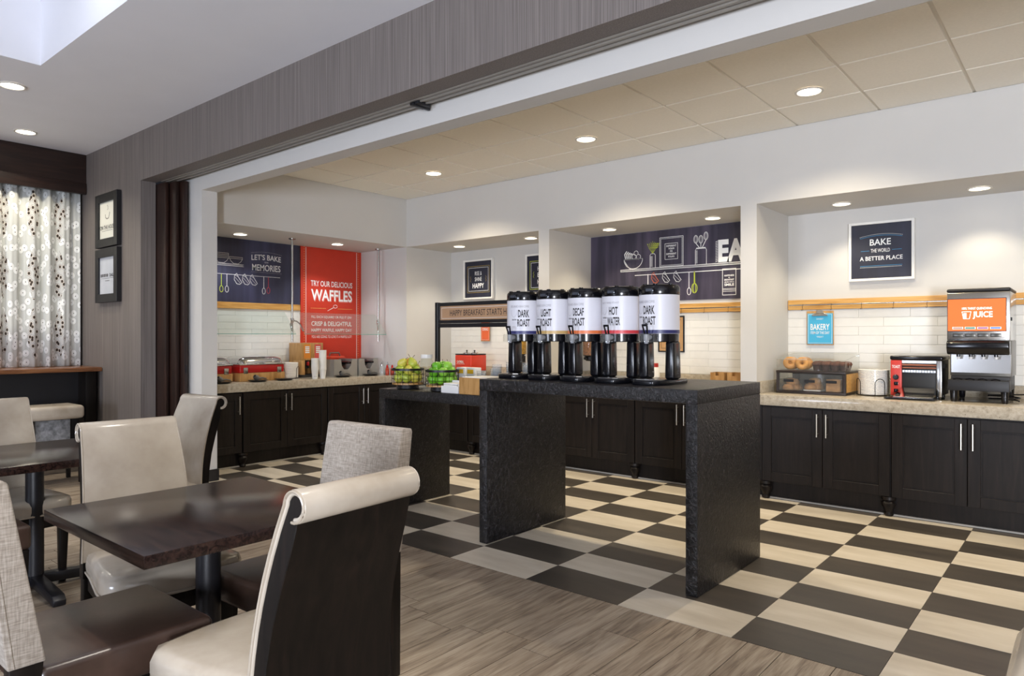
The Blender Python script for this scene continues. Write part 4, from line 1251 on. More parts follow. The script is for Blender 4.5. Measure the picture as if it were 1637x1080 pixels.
# ================================================================== FRUIT TABLE
ZF = 0.9555
PEAR = mk_fruit('pear_skin', '#8fb038', '#b4c24a', '#cdc552')
APPLE = mk_fruit('green_apple_skin', '#5aa520', '#76bd30', '#92cc48')
pear_me = MB().lathe([(0.0, -0.036), (0.016, -0.037), (0.030, -0.028), (0.037, -0.010), (0.035, 0.008), (0.027, 0.024), (0.020, 0.038), (0.013, 0.048), (0.0, 0.051)], 16).mesh('pear', ang=3)
pear_me.materials.append(PEAR)
apple_me = MB().lathe([(0.0, -0.029), (0.010, -0.033), (0.024, -0.030), (0.036, -0.014), (0.0385, 0.004), (0.034, 0.021), (0.022, 0.031), (0.010, 0.031), (0.0, 0.024)], 18).mesh('apple', ang=3)
apple_me.materials.append(APPLE)
stem_me = MB().tube([(0, 0, 0.024), (0.002, 0, 0.045), (0.008, 0.003, 0.060)], [0.0018, 0.0018, 0.0026], 6).mesh('stem')
stem_me.materials.append(plain('fruit_stem', '#4a3520', 0.7))
rf = random.Random(21)
def basket(label, x, y, rr):
    t = thing('fruit_basket', label, 'basket', (x, y, ZF), 0, 'wire fruit baskets')
    MB().lathe([(0.085, 0.0), (0.09, 0.003), (0.085, 0.032), (0.0, 0.032)], 32).build('pedestal', BLACKMET, t)
    MB().lathe([(0.0, 0.033), (rr - .002, 0.033), (rr - .002, 0.046), (0.0, 0.046)], 40).build('wooden_tray', OAKBOX, t)
    MB().lathe([(rr - 0.004, 0.143), (rr + 0.004, 0.143), (rr + 0.004, 0.160), (rr - 0.004, 0.160), (rr - 0.004, 0.143)], 40).build('rim', BLACKMET, t)
    for z in (0.078, 0.112):
        MB().tube([(a, b, z) for a, b in circ(0, 0, rr, 32)], 0.0018, 5, True).build('wire_ring', BLACKMET, t)
    for i in range(18):
        a = 2 * PI * i / 18
        MB().tube([(rr * math.cos(a), rr * math.sin(a), 0.036), (rr * math.cos(a), rr * math.sin(a), 0.146)], 0.0018, 5).build('wire', BLACKMET, t)
def fruit(name, me, label, x, y, z, tilt, group):
    o = obj(name, me, None, None, (x, y, z)); o.rotation_euler = (rf.uniform(-tilt, tilt), rf.uniform(-tilt, tilt), rf.uniform(0, 6.28))
    tag(o, label, 'fruit', group)
    obj('stem', stem_me, None, o, (0, 0, 0.022) if name == 'pear' else (0, 0, -0.004))
B1 = (-4.205, 3.735); B2 = (-3.815, 3.735); BR_ = 0.126
basket('wire fruit basket of pears, farther from the napkin box', *B1, BR_)
basket('wire fruit basket of green apples beside the napkin box', *B2, BR_)
for (bx, by), nm, me, lb, g, tl in ((B1, 'pear', pear_me, 'green pear heaped in the wire basket', 'pears in the wire basket', 0.9), (B2, 'apple', apple_me, 'shiny green apple heaped in the wire basket', 'apples in the wire basket', 0.5)):
    for n_, r_, z_, off in ((7, 0.080, 0.087, 0.0), (1, 0, 0.087, 0), (6, 0.072, 0.146, 0.4), (1, 0, 0.15, 0), (3, 0.047, 0.200 if nm == 'pear' else 0.186, 0.2)):
        for i in range(n_):
            a = off + 2 * PI * i / n_
            top = n_ == 3
            lab = lb + (' above its rim' if z_ > 0.14 else ' behind its wires')
            if top and nm == 'pear' and i == 1:
                lab = 'yellow pear on top of the pear basket'
            fruit(nm, me, lab, bx + r_ * math.cos(a), by + r_ * math.sin(a), ZF + z_, tl, g)
YPEAR = plain('yellow_pear_skin', '#d9a63a', 0.3, var=0.1, scale=20)
for o in bpy.data.objects:
    if o.get('label') == 'yellow pear on top of the pear basket':
        o.data = o.data.copy(); o.data.materials[0] = YPEAR
# glass jar
t = thing('glass_jar', 'clear glass jar with white lid behind the fruit baskets', 'jar', (-4.255, 3.985, ZF))
MB().lathe([(0.0, 0.0), (0.052, 0.0), (0.054, 0.02), (0.054, 0.20), (0.045, 0.222), (0.045, 0.235)], 28).build('body', GLASS, t)
MB().lathe([(0.049, 0.232), (0.049, 0.262), (0.0, 0.264)], 28).build('lid', WHITEP, t)
# napkin box and packets
t = thing('napkin_box', 'small white box of wrapped cutlery by the apples', 'box', (-3.605, 3.665, ZF))
a, b, h = 0.088, 0.06, 0.05
MB().box(-a, a, -b, -b + .006, 0, h).box(-a, a, b - .006, b, 0, h * 1.7).box(-a, -a + .006, -b + .006, b - .006, 0, h).box(a - .006, a, -b + .006, b - .006, 0, h * 1.4).box(-a + .006, a - .006, -b + .006, b - .006, 0.0, .006).build('body', WHITEP, t, smooth=False)
for i in range(5):
    MB().prism_z([(-0.07, -0.05), (0.06, -0.052), (0.068, 0.04), (-0.06, 0.045)], 0.008 + 0.013 * i, 0.018 + 0.013 * i).build('napkin', PAPER, t, rz=0.05 * (i - 2))
def oak_box(label, x, y, z, w2, d2, h, notch=False, open_top=True):
    t = thing('oak_box', label, 'box', (x, y, z)); th = 0.012
    if notch:
        MB().prism_y([(-w2, 0), (w2, 0), (w2, h), (0.018, h), (0.018, h - .03), (-0.018, h - .03), (-0.018, h), (-w2, h)], -d2, -d2 + th).build('front', OAKBOX, t, smooth=False)
    else:
        MB().box(-w2, w2, -d2, -d2 + th, 0, h).build('front', OAKBOX, t, bevel=0.001, seg=1)
    MB().box(-w2, w2, d2 - th, d2, 0, h).build('back', OAKBOX, t, smooth=False)
    for s in (-1, 1): MB().box(s * (w2 - th / 2) - th / 2, s * (w2 - th / 2) + th / 2, -d2 + th, d2 - th, 0, h).build('side', OAKBOX, t, smooth=False)
    MB().box(-w2 + th, w2 - th, -d2 + th, d2 - th, 0.001, th).build('bottom', OAKBOX, t, smooth=False)
    return t
t = oak_box('tall oak box filled with white napkins on the fruit table', -3.365, 3.72, ZF, 0.135, 0.125, 0.118)
for i in range(7): MB().box(-0.118, 0.118, -0.108, 0.108, 0.03 + i * 0.0135, 0.042 + i * 0.0135).build('napkin', PAPER, t, rz=0.012 * (i % 3 - 1))
YLAB = plain('yellow_label', '#e8b92a', 0.5)
for i, xx in enumerate((-3.90, -3.79)):
    t = thing('packet_dispenser', ('white packet dispenser with yellow label, nearer the sign post', 'white packet dispenser with yellow label, nearer the clear cups')[i], 'dispenser', (xx, 4.06, ZF))
    MB().box(-0.045, 0.045, -0.04, 0.04, 0, 0.165).build('body', WHITEP, t, bevel=0.004)
    MB().box(-0.032, 0.032, -0.0425, -0.0402, 0.118, 0.15).build('label_card', YLAB, t)
# stacks of clear cups
ccup_me = MB().lathe([(0.0, 0.0), (0.026, 0.0), (0.037, 0.105), (0.039, 0.108)], 20).mesh('clear_cup', ang=1.0); ccup_me.materials.append(CUPCLR)
rim_me = MB().tube([(a, b, 0.108) for a, b in circ(0, 0, 0.0385, 20)], 0.0015, 5, True).mesh('rim'); rim_me.materials.append(CUPCLR)
for i, (xx, yy2, n) in enumerate(((-3.68, 4.03, 3), (-3.60, 4.10, 4), (-3.52, 4.03, 6), (-3.44, 4.10, 7), (-3.36, 4.03, 6), (-3.28, 4.10, 7))):
    for k in range(n):
        o = obj('clear_cup', ccup_me, None, None, (xx, yy2, ZF + 0.018 * k))
        tag(o, 'clear plastic cup nested in the stacks behind the oak box', 'cup', 'clear cups on the fruit table')

# ================================================================== BACK COUNTER, POSTER NICHE AND MURAL NICHE
ZT = 0.8805
t = thing('oatmeal_warmer', 'red food warmer reading oatmeal under the orange clipboard', 'warmer', (-5.99, 6.36, ZT))
MB().box(-0.10, 0.10, -0.10, 0.10, 0.0, 0.06).build('base', BLACKM, t, bevel=0.01)
MB().box(-0.14, 0.14, -0.14, 0.14, 0.06, 0.262).build('body', plain('warmer_red', '#d4402c', 0.3), t, bevel=0.014, seg=3)
MB().box(-0.137, 0.137, -0.137, 0.137, 0.262, 0.275).build('rim', BLACKM, t, bevel=0.003)
for s in (-1, 1):
    l = MB().lathe([(0.06, 0.275), (0.058, 0.285), (0.03, 0.297), (0.0, 0.299)], 24, s * 0.066, 0).build('lid', CHROME, t)
    MB().lathe([(0.006, 0.299), (0.006, 0.306), (0.012, 0.31), (0.01, 0.32), (0.0, 0.322)], 14, s * 0.066, 0).build('knob', BLACK, l)
MB().text('OATMEAL', -0.045, 0.178, 0.115, 0.032, -0.1412, 0.02).rect(-0.115, 0.03, 0.150, 0.153, -0.1412).build('lettering', INKW, t, smooth=False)
MB().lathe([(0.0, 0), (0.017, 0), (0.017, 0.008), (0.0, 0.008)], 16).build('dial', CHROME, t, loc=(-0.09, -0.142, 0.03))
def cereal(label, x, fill_hex, fname, both=False):
    t = thing('cereal_dispenser', label, 'dispenser', (x, 6.47, ZT))
    MB().box(-0.085, 0.085, -0.10, 0.10, 0, 0.02).build('base', BLACKM, t, bevel=0.006)
    MB().box(-0.03, 0.03, 0.02, 0.08, 0.02, 0.26).build('stem', BLACKM, t, bevel=0.006)
    MB().lathe([(0.05, 0.22), (0.062, 0.235), (0.062, 0.265), (0.085, 0.28)], 24, 0, -0.01).build('valve', BLACKM, t)
    MB().lathe([(0.088, 0.28), (0.09, 0.29), (0.09, 0.58), (0.088, 0.585)], 28, 0, -0.01).build('canister', ACRYL, t)
    MB().lathe([(0.0, 0.281), (0.084, 0.283), (0.085, 0.45), (0.05, 0.475), (0.0, 0.48)], 24, 0, -0.01).build('cereal', plain(fname, fill_hex, 0.8, var=0.5, scale=60, bmp=0.8, bscale=70), t)
    MB().lathe([(0.093, 0.58), (0.093, 0.60), (0.03, 0.612), (0.0, 0.612)], 28, 0, -0.01).build('lid', BLACK, t)
    MB().tube([(-0.005, -0.07, 0.25), (-0.005, -0.12, 0.25)], 0.016, 12).build('knob', BLACK, t)
cereal('cereal dispenser of yellow cereal behind the first coffee urn', -5.29, '#dba52c', 'yellow_cereal')
cereal('cereal dispenser of pale flakes behind the light roast urn', -5.02, '#cfa35c', 'flake_cereal')
cereal('cereal dispenser of brown granola behind the decaf urn', -4.27, '#8a5a34', 'granola_cereal')
t = thing('canister', 'white canister with red lid behind the dark roast urn', 'canister', (-3.47, 6.42, ZT))
MB().lathe([(0.0, 0), (0.055, 0), (0.057, 0.15), (0.045, 0.175), (0.0, 0.176)], 24).build('body', WHITEP, t)
MB().lathe([(0.043, 0.176), (0.043, 0.215), (0.0, 0.216)], 24).build('lid', plain('red_lid', '#b02a22', 0.4), t)
MB().tube([(-0.02, -0.066, 0.0), (-0.02, -0.066, 0.10), (-0.012, -0.066, 0.115), (0.012, -0.066, 0.115), (0.02, -0.066, 0.10), (0.02, -0.066, 0.0)], 0.0025, 6).build('wire_clip', BLACKMET, t)
oak_box('small oak box with notched front, farther from the pier', -2.765, 6.42, ZT, 0.068, 0.07, 0.145, True)
oak_box('small oak box with notched front against the pier', -2.615, 6.46, ZT, 0.068, 0.07, 0.145, True)
oak_box('low oak tray beside the notched oak boxes', -2.94, 6.36, ZT, 0.085, 0.06, 0.048)

# ================================================================== BAKERY COUNTER
t = thing('bakery_case', 'dark bakery case with clear lid and three bread drawers', 'display case', (-1.85, 6.355, ZT))
DK = plain('dark_case_wood', '#2a211d', 0.4)
MB().box(-0.28, 0.28, -0.225, 0.225, 0.0, 0.022).build('bottom', DK, t, bevel=0.002)
MB().box(-0.28, 0.28, -0.232, 0.225, 0.175, 0.195).build('shelf', DK, t, bevel=0.002)
for s in (-1, 1): 
    MB().box(s * 0.27 - .01, s * 0.27 + .01, -0.225, -0.195, 0.022, 0.175).build('post', DK, t)
    MB().box(s * 0.27 - .01, s * 0.27 + .01, 0.195, 0.225, 0.022, 0.175).build('post', DK, t)
    MB().box(s * 0.274 - .003, s * 0.274 + .003, -0.195, 0.195, 0.022, 0.175).build('side_panel', OAK if s > 0 else ACRYL, t)
MB().box(-0.26, 0.26, 0.205, 0.222, 0.022, 0.175).build('back_panel', DK, t)
for i in range(3):
    cx = -0.173 + 0.173 * i
    d = MB().box(cx - 0.083, cx + 0.083, -0.228, -0.224, 0.026, 0.171).build('drawer', ACRYL, t, smooth=False)
    MB().box(cx - 0.042, cx + 0.042, -0.234, -0.2285, 0.098, 0.120).build('drawer_label', BLACKM, d, smooth=False)
    if i < 2: MB().box(cx + 0.083, cx + 0.090, -0.226, 0.20, 0.022, 0.175).build('divider', ACRYL, t, smooth=False)
lidm = MB()
A = (-0.277, 0.277)
vs = [(A[0], -0.225, 0.196), (A[1], -0.225, 0.196), (A[1], -0.225, 0.288), (A[0], -0.225, 0.288), (A[0], 0.22, 0.196), (A[1], 0.22, 0.196), (A[1], 0.22, 0.335), (A[0], 0.22, 0.335)]
lidm.add(vs, [(0, 1, 2, 3), (1, 5, 6, 2), (4, 0, 3, 7), (3, 2, 6, 7), (5, 4, 7, 6)])
lidm.build('clear_cover', ACRYL, t, smooth=False)
ed = MB()
for p, q in ((2, 3), (1, 2), (0, 3), (2, 6), (6, 7), (3, 7), (5, 6)): ed.tube([vs[p], vs[q]], 0.0022, 5)
ed.build('cover_edge', ACRYL, t)
BAGEL = plain('bagel_crust', '#c98f45', 0.45, var=0.28, scale=16)
bag = MB()
nb, nr = 24, 12
vs = []
for i in range(nb):
    a = 2 * PI * i / nb
    for k in range(nr):
        c = 2 * PI * k / nr
        rr = 0.034 + 0.024 * math.cos(c)
        vs.append((rr * math.cos(a), rr * math.sin(a), 0.023 * math.sin(c)))
bag.add(vs, [(i * nr + k, ((i + 1) % nb) * nr + k, ((i + 1) % nb) * nr + (k + 1) % nr, i * nr + (k + 1) % nr) for i in range(nb) for k in range(nr)])
bag_me = bag.mesh('bagel', ang=3); bag_me.materials.append(BAGEL)
for (xx, yy2, zz, rx, rz, lb) in ((-0.205, -0.10, 0.255, 1.25, 0.5, 'golden bagel standing at the end of the bakery case'), (-0.10, -0.11, 0.253, 1.2, 0.35, 'golden bagel in front of a row inside the bakery case'),
        (-0.10, -0.055, 0.253, 1.2, 0.35, 'golden bagel second in the leaning row'), (-0.10, 0.0, 0.253, 1.2, 0.35, 'golden bagel third in the leaning row'), (-0.205, -0.03, 0.253, 1.2, 0.5, 'golden bagel behind the end one in the bakery case')):
    o = obj('bagel', bag_me, None, None, (-1.85 + xx, 6.355 + yy2, ZT + zz)); o.rotation_euler = (rx, 0, rz)
    tag(o, lb, 'bagel', 'bagels in the bakery case')
mw = MB().lathe([(0.0, 0.0), (0.026, 0.0), (0.036, 0.045)], 16).mesh('wrapper'); mw.materials.append(plain('brown_muffin_paper', '#3a211a', 0.8))
mt = MB().lathe([(0.037, 0.045), (0.042, 0.055), (0.034, 0.072), (0.015, 0.08), (0.0, 0.081)], 16).mesh('muffin_top', ang=3); mt.materials.append(plain('muffin_crumb', '#5a3423', 0.8, var=0.45, scale=50, bmp=0.5, bscale=60))
for i in range(4):
    for j in range(2):
        t = thing('muffin', 'dark chocolate muffin under the clear bakery cover', 'muffin', (-1.85 + 0.03 + 0.072 * i, 6.355 - 0.13 + 0.09 * j, ZT + 0.197), 0, 'muffins in the bakery case')
        obj('wrapper', mw, None, t); obj('muffin_top', mt, None, t)
BREAD = plain('bread_crumb', '#b98752', 0.8, var=0.3, scale=22)
bun = MB().lathe([(0.0, 0.0), (0.05, 0.0), (0.056, 0.02), (0.04, 0.048), (0.0, 0.056)], 16).mesh('bread_roll', ang=3); bun.materials.append(BREAD)
sl = MB().box(-0.055, 0.055, -0.008, 0.008, 0, 0.105).mesh('bread_slice', bevel=0.006); sl.materials.append(BREAD)
for k, (xx, yy2, zz) in enumerate(((-0.20, -0.14, 0.024), (-0.15, -0.10, 0.024), (-0.17, -0.13, 0.072))):
    o = obj('bread_roll', bun, None, None, (-1.85 + xx, 6.355 + yy2, ZT + zz)); tag(o, 'brown bread roll in the first bakery drawer', 'bread roll', 'rolls in the first drawer')
for k, (xx, yy2, zz) in enumerate(((-0.02, -0.13, 0.034), (0.02, -0.09, 0.034), (0.01, -0.12, 0.080))):
    o = obj('bread_roll', bun, None, None, (-1.85 + xx, 6.355 + yy2, ZT + zz)); tag(o, 'pale bread roll on white paper in the middle bakery drawer', 'bread roll', 'rolls in the middle drawer')
t = MB().prism_z([(-0.07, -0.06), (-0.02, -0.075), (0.07, -0.06), (0.075, 0.06), (-0.06, 0.07)], 0.0, 0.008).build('paper_liner', PAPER, None, (-1.85, 6.245, ZT + 0.0245))
tag(t, 'white paper liner in the middle bakery drawer', 'paper')
for k in range(6):
    o = obj('bread_slice', sl, None, None, (-1.85 + 0.17 + 0.004 * k, 6.355 - 0.17 + 0.035 * k, ZT + 0.024)); o.rotation_euler = (-0.12, 0, 0.15)
    tag(o, 'toast bread slice standing in the third bakery drawer', 'bread slice', 'bread slices in the third drawer')
# plate rack and plates
def plate_stack(x, y, n, r, dz, rlabel, plabel, group, arches=4):
    t = thing('plate_rack', rlabel, 'rack', (x, y, ZT))
    MB().tube([(a, b, 0.006) for a, b in circ(0, 0, r + 0.006, 28)], 0.0025, 6, True).build('ring', BLACKMET, t)
    for i in range(arches):
        a = 2 * PI * i / arches + 0.6
        pts = []
        for k in range(13):
            c = PI * k / 12
            u = 0.038 * math.cos(c); zz = 0.10 + 0.04 * math.sin(c)
            aa = a + u / (r + 0.008)
            pts.append(((r + 0.008) * math.cos(aa), (r + 0.008) * math.sin(aa), zz))
        pts = [(pts[0][0], pts[0][1], 0.004)] + pts + [(pts[-1][0], pts[-1][1], 0.004)]
        MB().tube(pts, 0.0028, 6).build('arch', BLACKMET, t)
    pm = MB().lathe([(0.0, 0.0), (r * 0.96, 0.0), (r, dz * 0.35), (r, dz * 0.75), (r * 0.96, dz * 0.97), (r * 0.65, dz * 0.6), (0.0, dz * 0.6)], 32).mesh('plate'); pm.materials.append(CHINA)
    for k in range(n):
        o = obj('plate', pm, None, None, (x, y, ZT + 0.010 + k * dz)); tag(o, plabel, 'plate', group)
plate_stack(-1.413, 6.37, 20, 0.118, 0.0102, 'black wire plate rack between bakery case and toaster', 'white plate stacked in the rack beside the toaster', 'plates beside the toaster')
# toaster
t = thing('conveyor_toaster', 'red and black conveyor toaster beside the juice dispenser', 'toaster', (-1.077, 6.36, ZT))
MB().box(-0.172, 0.172, -0.14, 0.18, 0.03, 0.30).build('body', plain('dark_oven_cavity', '#161514', 0.5), t, bevel=0.003)
MB().box(-0.182, 0.182, -0.165, 0.19, 0.30, 0.335).build('lid', BLACK, t, bevel=0.012, seg=3)
MB().box(-0.176, -0.098, -0.163, -0.139, 0.02, 0.299).build('control_panel', plain('toaster_red', '#c23a30', 0.35), t, bevel=0.003)
MB().box(0.138, 0.174, -0.160, -0.139, 0.02, 0.299).build('side_post', STEEL, t, bevel=0.003)
MB().box(-0.097, 0.137, -0.152, -0.139, 0.278, 0.298).build('top_trim', STEEL, t)
for z, r in ((0.262, 0.009), (0.240, 0.006)): MB().tube([(-0.097, -0.148, z), (0.137, -0.148, z)], r, 10).build('heater_bar', plain('copper_glow_bar', '#7a4a38', 0.4, metal=0.5), t)
for i in range(12): MB().box(-0.093 + 0.0192 * i, -0.077 + 0.0192 * i, -0.158, -0.150, 0.205, 0.223).build('conveyor_link', STEEL, t)
MB().lathe([(0.021, 0), (0.021, 0.012), (0.016, 0.018), (0.0, 0.018)], 20).build('knob', BLACK, t, loc=(-0.137, -0.163, 0.165)).rotation_euler = (PI / 2, 0, 0)
for z in (0.10, 0.045): MB().box(-0.152, -0.122, -0.167, -0.163, z, z + 0.028).build('switch', BLACK, t, bevel=0.002)
MB().text('TOAST', -0.137, 0.248, 0.058, 0.024, -0.1642, 0.02).build('lettering', INKW, t, smooth=False)
for s in (-1, 1):
    for yy2 in (-0.12, 0.15): MB().lathe([(0.014, 0), (0.012, 0.03)], 12, s * 0.14, yy2).build('foot', BLACK, t)
for k in range(4): MB().box(0.1725, 0.176, -0.09 + 0.05 * k, -0.055 + 0.05 * k, 0.24, 0.27).build('vent', BLACKM, t)
MB().box(-0.19, 0.15, -0.335, -0.15, 0.004, 0.014).build('tray_base', BLACK, t, bevel=0.004)
MB().add([(-0.10, -0.165, 0.085), (0.13, -0.165, 0.085), (0.14, -0.31, 0.022), (-0.13, -0.31, 0.022), (-0.10, -0.165, 0.081), (0.13, -0.165, 0.081), (0.14, -0.31, 0.0145), (-0.13, -0.31, 0.0145)],
         [(0, 3, 2, 1), (4, 5, 6, 7), (0, 1, 5, 4), (1, 2, 6, 5), (2, 3, 7, 6), (3, 0, 4, 7)]).build('slide_tray', CHROME, t)
# juice dispenser
t = thing('juice_dispenser', 'steel juice dispenser with glowing orange panel', 'dispenser', (-0.667, 6.38, ZT))
hw_ = 0.196; yf_ = -0.225
MB().box(-hw_, hw_, yf_, 0.25, 0.455, 0.815).build('upper_body', STEEL, t, bevel=0.008)
MB().box(-hw_ + .01, hw_, yf_ + 0.085, 0.25, 0.19, 0.457).build('lower_body', plain('grey_steel_side', '#6d6a64', 0.35, metal=0.8), t, bevel=0.004)
MB().box(-hw_ - .002, hw_ + .002, yf_ - 0.004, 0.252, 0.815, 0.842).build('top_cap', BLACKM, t, bevel=0.012, seg=3)
MB().box(-hw_ + .004, hw_ - .022, yf_ - 0.004, yf_ + 0.002, 0.522, 0.768).build('panel_bezel', BLACKM, t)
sc_ = MB().box(-hw_ + .008, hw_ - .026, yf_ - 0.0065, yf_ - 0.003, 0.527, 0.763).build('display_panel', emit('orange_backlit_panel', '#e56a22', 0.32), t, smooth=False)
dw = emit('white_backlit_ink', '#ffffff', 0.85)
m = MB().text('100% THIRST QUENCHING', -0.006, 0.692, 0.185, 0.020, yf_ - 0.008, 0.008).text('JUICE', 0.030, 0.643, 0.122, 0.056, yf_ - 0.008, 0.022)
m.ribbon([(-0.098, 0.670), (-0.088, 0.617), (-0.052, 0.617), (-0.042, 0.670)], 0.005, yf_ - 0.008, True)
m.rect(-0.088, -0.070, 0.622, 0.660, yf_ - 0.008)
for i in range(4): m.outline(-0.158 + 0.078 * i, -0.092 + 0.078 * i, 0.541, 0.556, 0.002, yf_ - 0.008)
m.build('lettering', dw, sc_, smooth=False)
for i, c in enumerate(('#9a6a5c', '#1f6a5c', '#8a2a72', '#3a62c4')):
    MB().rect(-0.155 + 0.078 * i, -0.095 + 0.078 * i, 0.543, 0.555, yf_ - 0.0078).build('flavour_tab', emit('flavour_%s' % c[1:], c, 0.5), sc_, smooth=False)
for i in range(4):
    bt = MB().box(-0.158 + 0.078 * i, -0.092 + 0.078 * i, yf_ - 0.004, yf_ + 0.001, 0.482, 0.508).build('button', plain('dark_steel', '#5c5a55', 0.3, metal=0.9), t, bevel=0.002)
hood = [(yf_ + 0.09, 0.35), (yf_ + 0.09, 0.46), (yf_ - 0.02, 0.46), (yf_ - 0.05, 0.44), (yf_ - 0.052, 0.40), (yf_ - 0.02, 0.352)]
MB().prism_x(hood, hw_ - 0.002).build('hood', BLACK, t, bevel=0.01, seg=3)
MB().box(-hw_ + .018, hw_ - .004, yf_ + 0.075, yf_ + 0.0855, 0.215, 0.352).build('splash_plate', STEEL, t)
for i in range(4):
    xx = -0.125 + 0.078 * i
    z = MB().lathe([(0.014, 0.335), (0.014, 0.354)], 14, xx, yf_ + 0.03).build('nozzle', BLACK, t)
    MB().lathe([(0.009, 0.318), (0.012, 0.336), (0.0, 0.336)], 14, xx, yf_ + 0.03).build('nozzle_tip', WHITEP, z)
MB().box(-hw_ + .012, hw_ - .002, yf_ - 0.05, yf_ + 0.1, 0.085, 0.165).build('drip_tray', BLACKM, t, bevel=0.005)
MB().box(-hw_ + .018, hw_ - .008, yf_ + 0.06, 0.245, 0.085, 0.19).build('plinth', BLACKM, t, bevel=0.004)
for i in range(4): MB().tube([(-0.125 + 0.078 * i - .028, yf_ - 0.02, 0.168), (-0.125 + 0.078 * i, yf_ - 0.005, 0.174), (-0.125 + 0.078 * i + .028, yf_ - 0.02, 0.168)], 0.004, 6).build('tray_rib', BLACK, t)
for sx in (-0.15, 0.165):
    for yy2 in (-0.235, 0.19): MB().lathe([(0.018, 0.0), (0.022, 0.02), (0.026, 0.086)], 14, sx, yy2).build('leg', BLACK, t)
MB().box(hw_ - 0.001, hw_ + 0.008, yf_ + 0.03, yf_ + 0.05, 0.60, 0.625).build('lock', BLACKM, t)
o = MB().tube([(0.0 + 0.09 * math.cos(a) * (1 + 0.05 * i / 10), 0.06 * math.sin(a), 0.012 + 0.0016 * i) for i, a in enumerate([k * 0.45 for k in range(22)])] + [(0.2, 0.12, 0.06), (0.26, 0.2, 0.2), (0.28, 0.235, 0.34)], 0.006, 6).build('power_cord', BLACK, None, (-0.52, 6.30, ZT))
tag(o, 'coiled black power cord under the juice dispenser', 'cord')

# ================================================================== WAFFLE COUNTER
def at_left(x, y): return (x, y, ZT)
REDC = plain('chafer_red', '#b01c1c', 0.25)
def chafer(label, y0, y1, x0=-7.50, x1=-7.07):
    cx, cy = (x0 + x1) / 2, (y0 + y1) / 2
    t = thing('chafing_dish', label, 'chafing dish', (cx, cy, ZT), PI / 2, 'chafing dishes')
    L, D = (y1 - y0) / 2, (x1 - x0) / 2
    MB().box(-L, L, -D, D, 0, 0.092).build('wooden_stand', OAKBOX, t, bevel=0.003)
    MB().box(-L + .004, L - .004, -D + .004, D - .004, 0.092, 0.178).build('pan_housing', REDC, t, bevel=0.012, seg=3)
    for s in (-1, 1): MB().box(s * (L - 0.07) - 0.025, s * (L - 0.07) + 0.025, -D - 0.004, -D + 0.006, 0.085, 0.15).build('bracket', STEEL, t, bevel=0.002)
    MB().box(-L - .004, L + .004, -D - .004, D + .004, 0.178, 0.192).build('rim', CHROME, t, bevel=0.004)
    m = MB(); lv = [(1.0, 0.192), (0.985, 0.215), (0.92, 0.245), (0.78, 0.266), (0.5, 0.276), (0.0001, 0.278)]
    base = []
    for sx, sy, a0 in ((1, 1, 0), (-1, 1, PI / 2), (-1, -1, PI), (1, -1, 1.5 * PI)):
        for i in range(5): base.append((sx * (L - 0.07) + 0.07 * math.cos(a0 + PI / 2 * i / 4), sy * (D - 0.07) + 0.07 * math.sin(a0 + PI / 2 * i / 4)))
    n = len(base); vs = []
    for k, z in lv: vs += [(a * k, b * k, z) for a, b in base]
    m.add(vs, [(j * n + i, j * n + (i + 1) % n, (j + 1) * n + (i + 1) % n, (j + 1) * n + i) for j in range(len(lv) - 1) for i in range(n)])
    ld = m.build('lid', CHROME, t, ang=1.5)
    MB().tube([(-0.05, -D * 0.72, 0.252), (-0.04, -D * 0.85, 0.262), (0.04, -D * 0.85, 0.262), (0.05, -D * 0.72, 0.252)], 0.006, 8).build('lid_handle', CHROME, ld)
chafer('red chafing dish with domed steel lid, fully visible', 3.885, 4.43)
chafer('red chafing dish partly hidden by the white wall end', 3.32, 3.805)
DPL = plain('black_stoneware', '#1a1a1c', 0.3)
UT = plain('grey_utensil', '#6a6864', 0.4, metal=0.3)
for i, (xx, yy2, k, lb) in enumerate(((-6.95, 3.62, 1, 'black spoon rest at the white wall end'), (-6.95, 4.03, 1, 'black spoon rest before the visible chafing dish'), (-6.96, 4.36, 0, 'empty black saucer beside the plate stack'), (-6.99, 5.17, 1, 'black plate with grey scoop before the first waffle iron'), (-7.0, 5.60, 1, 'black plate with grey scoop before the second waffle iron'))):
    t = thing('spoon_rest', lb, 'plate', (xx, yy2, ZT), 0, 'black plates along the waffle counter')
    m = MB().lathe([(0.0, 0.0), (0.06, 0.0), (0.095, 0.016), (0.098, 0.02), (0.09, 0.02), (0.06, 0.008), (0.0, 0.007)], 28)
    m.v = [(p[0], p[1] * 1.15, p[2]) for p in m.v]
    m.build('dish', DPL, t)
    if k:
        MB().lathe([(0.032, 0.0), (0.028, 0.025), (0.02, 0.045), (0.016, 0.045), (0.022, 0.025), (0.026, 0.0)], 16).build('scoop', UT, t, (0.0, -0.01, 0.036)).rotation_euler = (0.9, 0.3, 0)
        MB().tube([(0.0, 0.0, 0.035), (0.0, 0.05, 0.04), (0.0, 0.10, 0.03)], [0.012, 0.009, 0.007], 8).build('scoop_handle', UT, t)
plate_stack(-7.24, 4.60, 15, 0.098, 0.0118, 'black wire rack holding plates beside the oak dispenser', 'white bowl stacked in the rack beside the chafing dish', 'white stack on the waffle counter', 3)
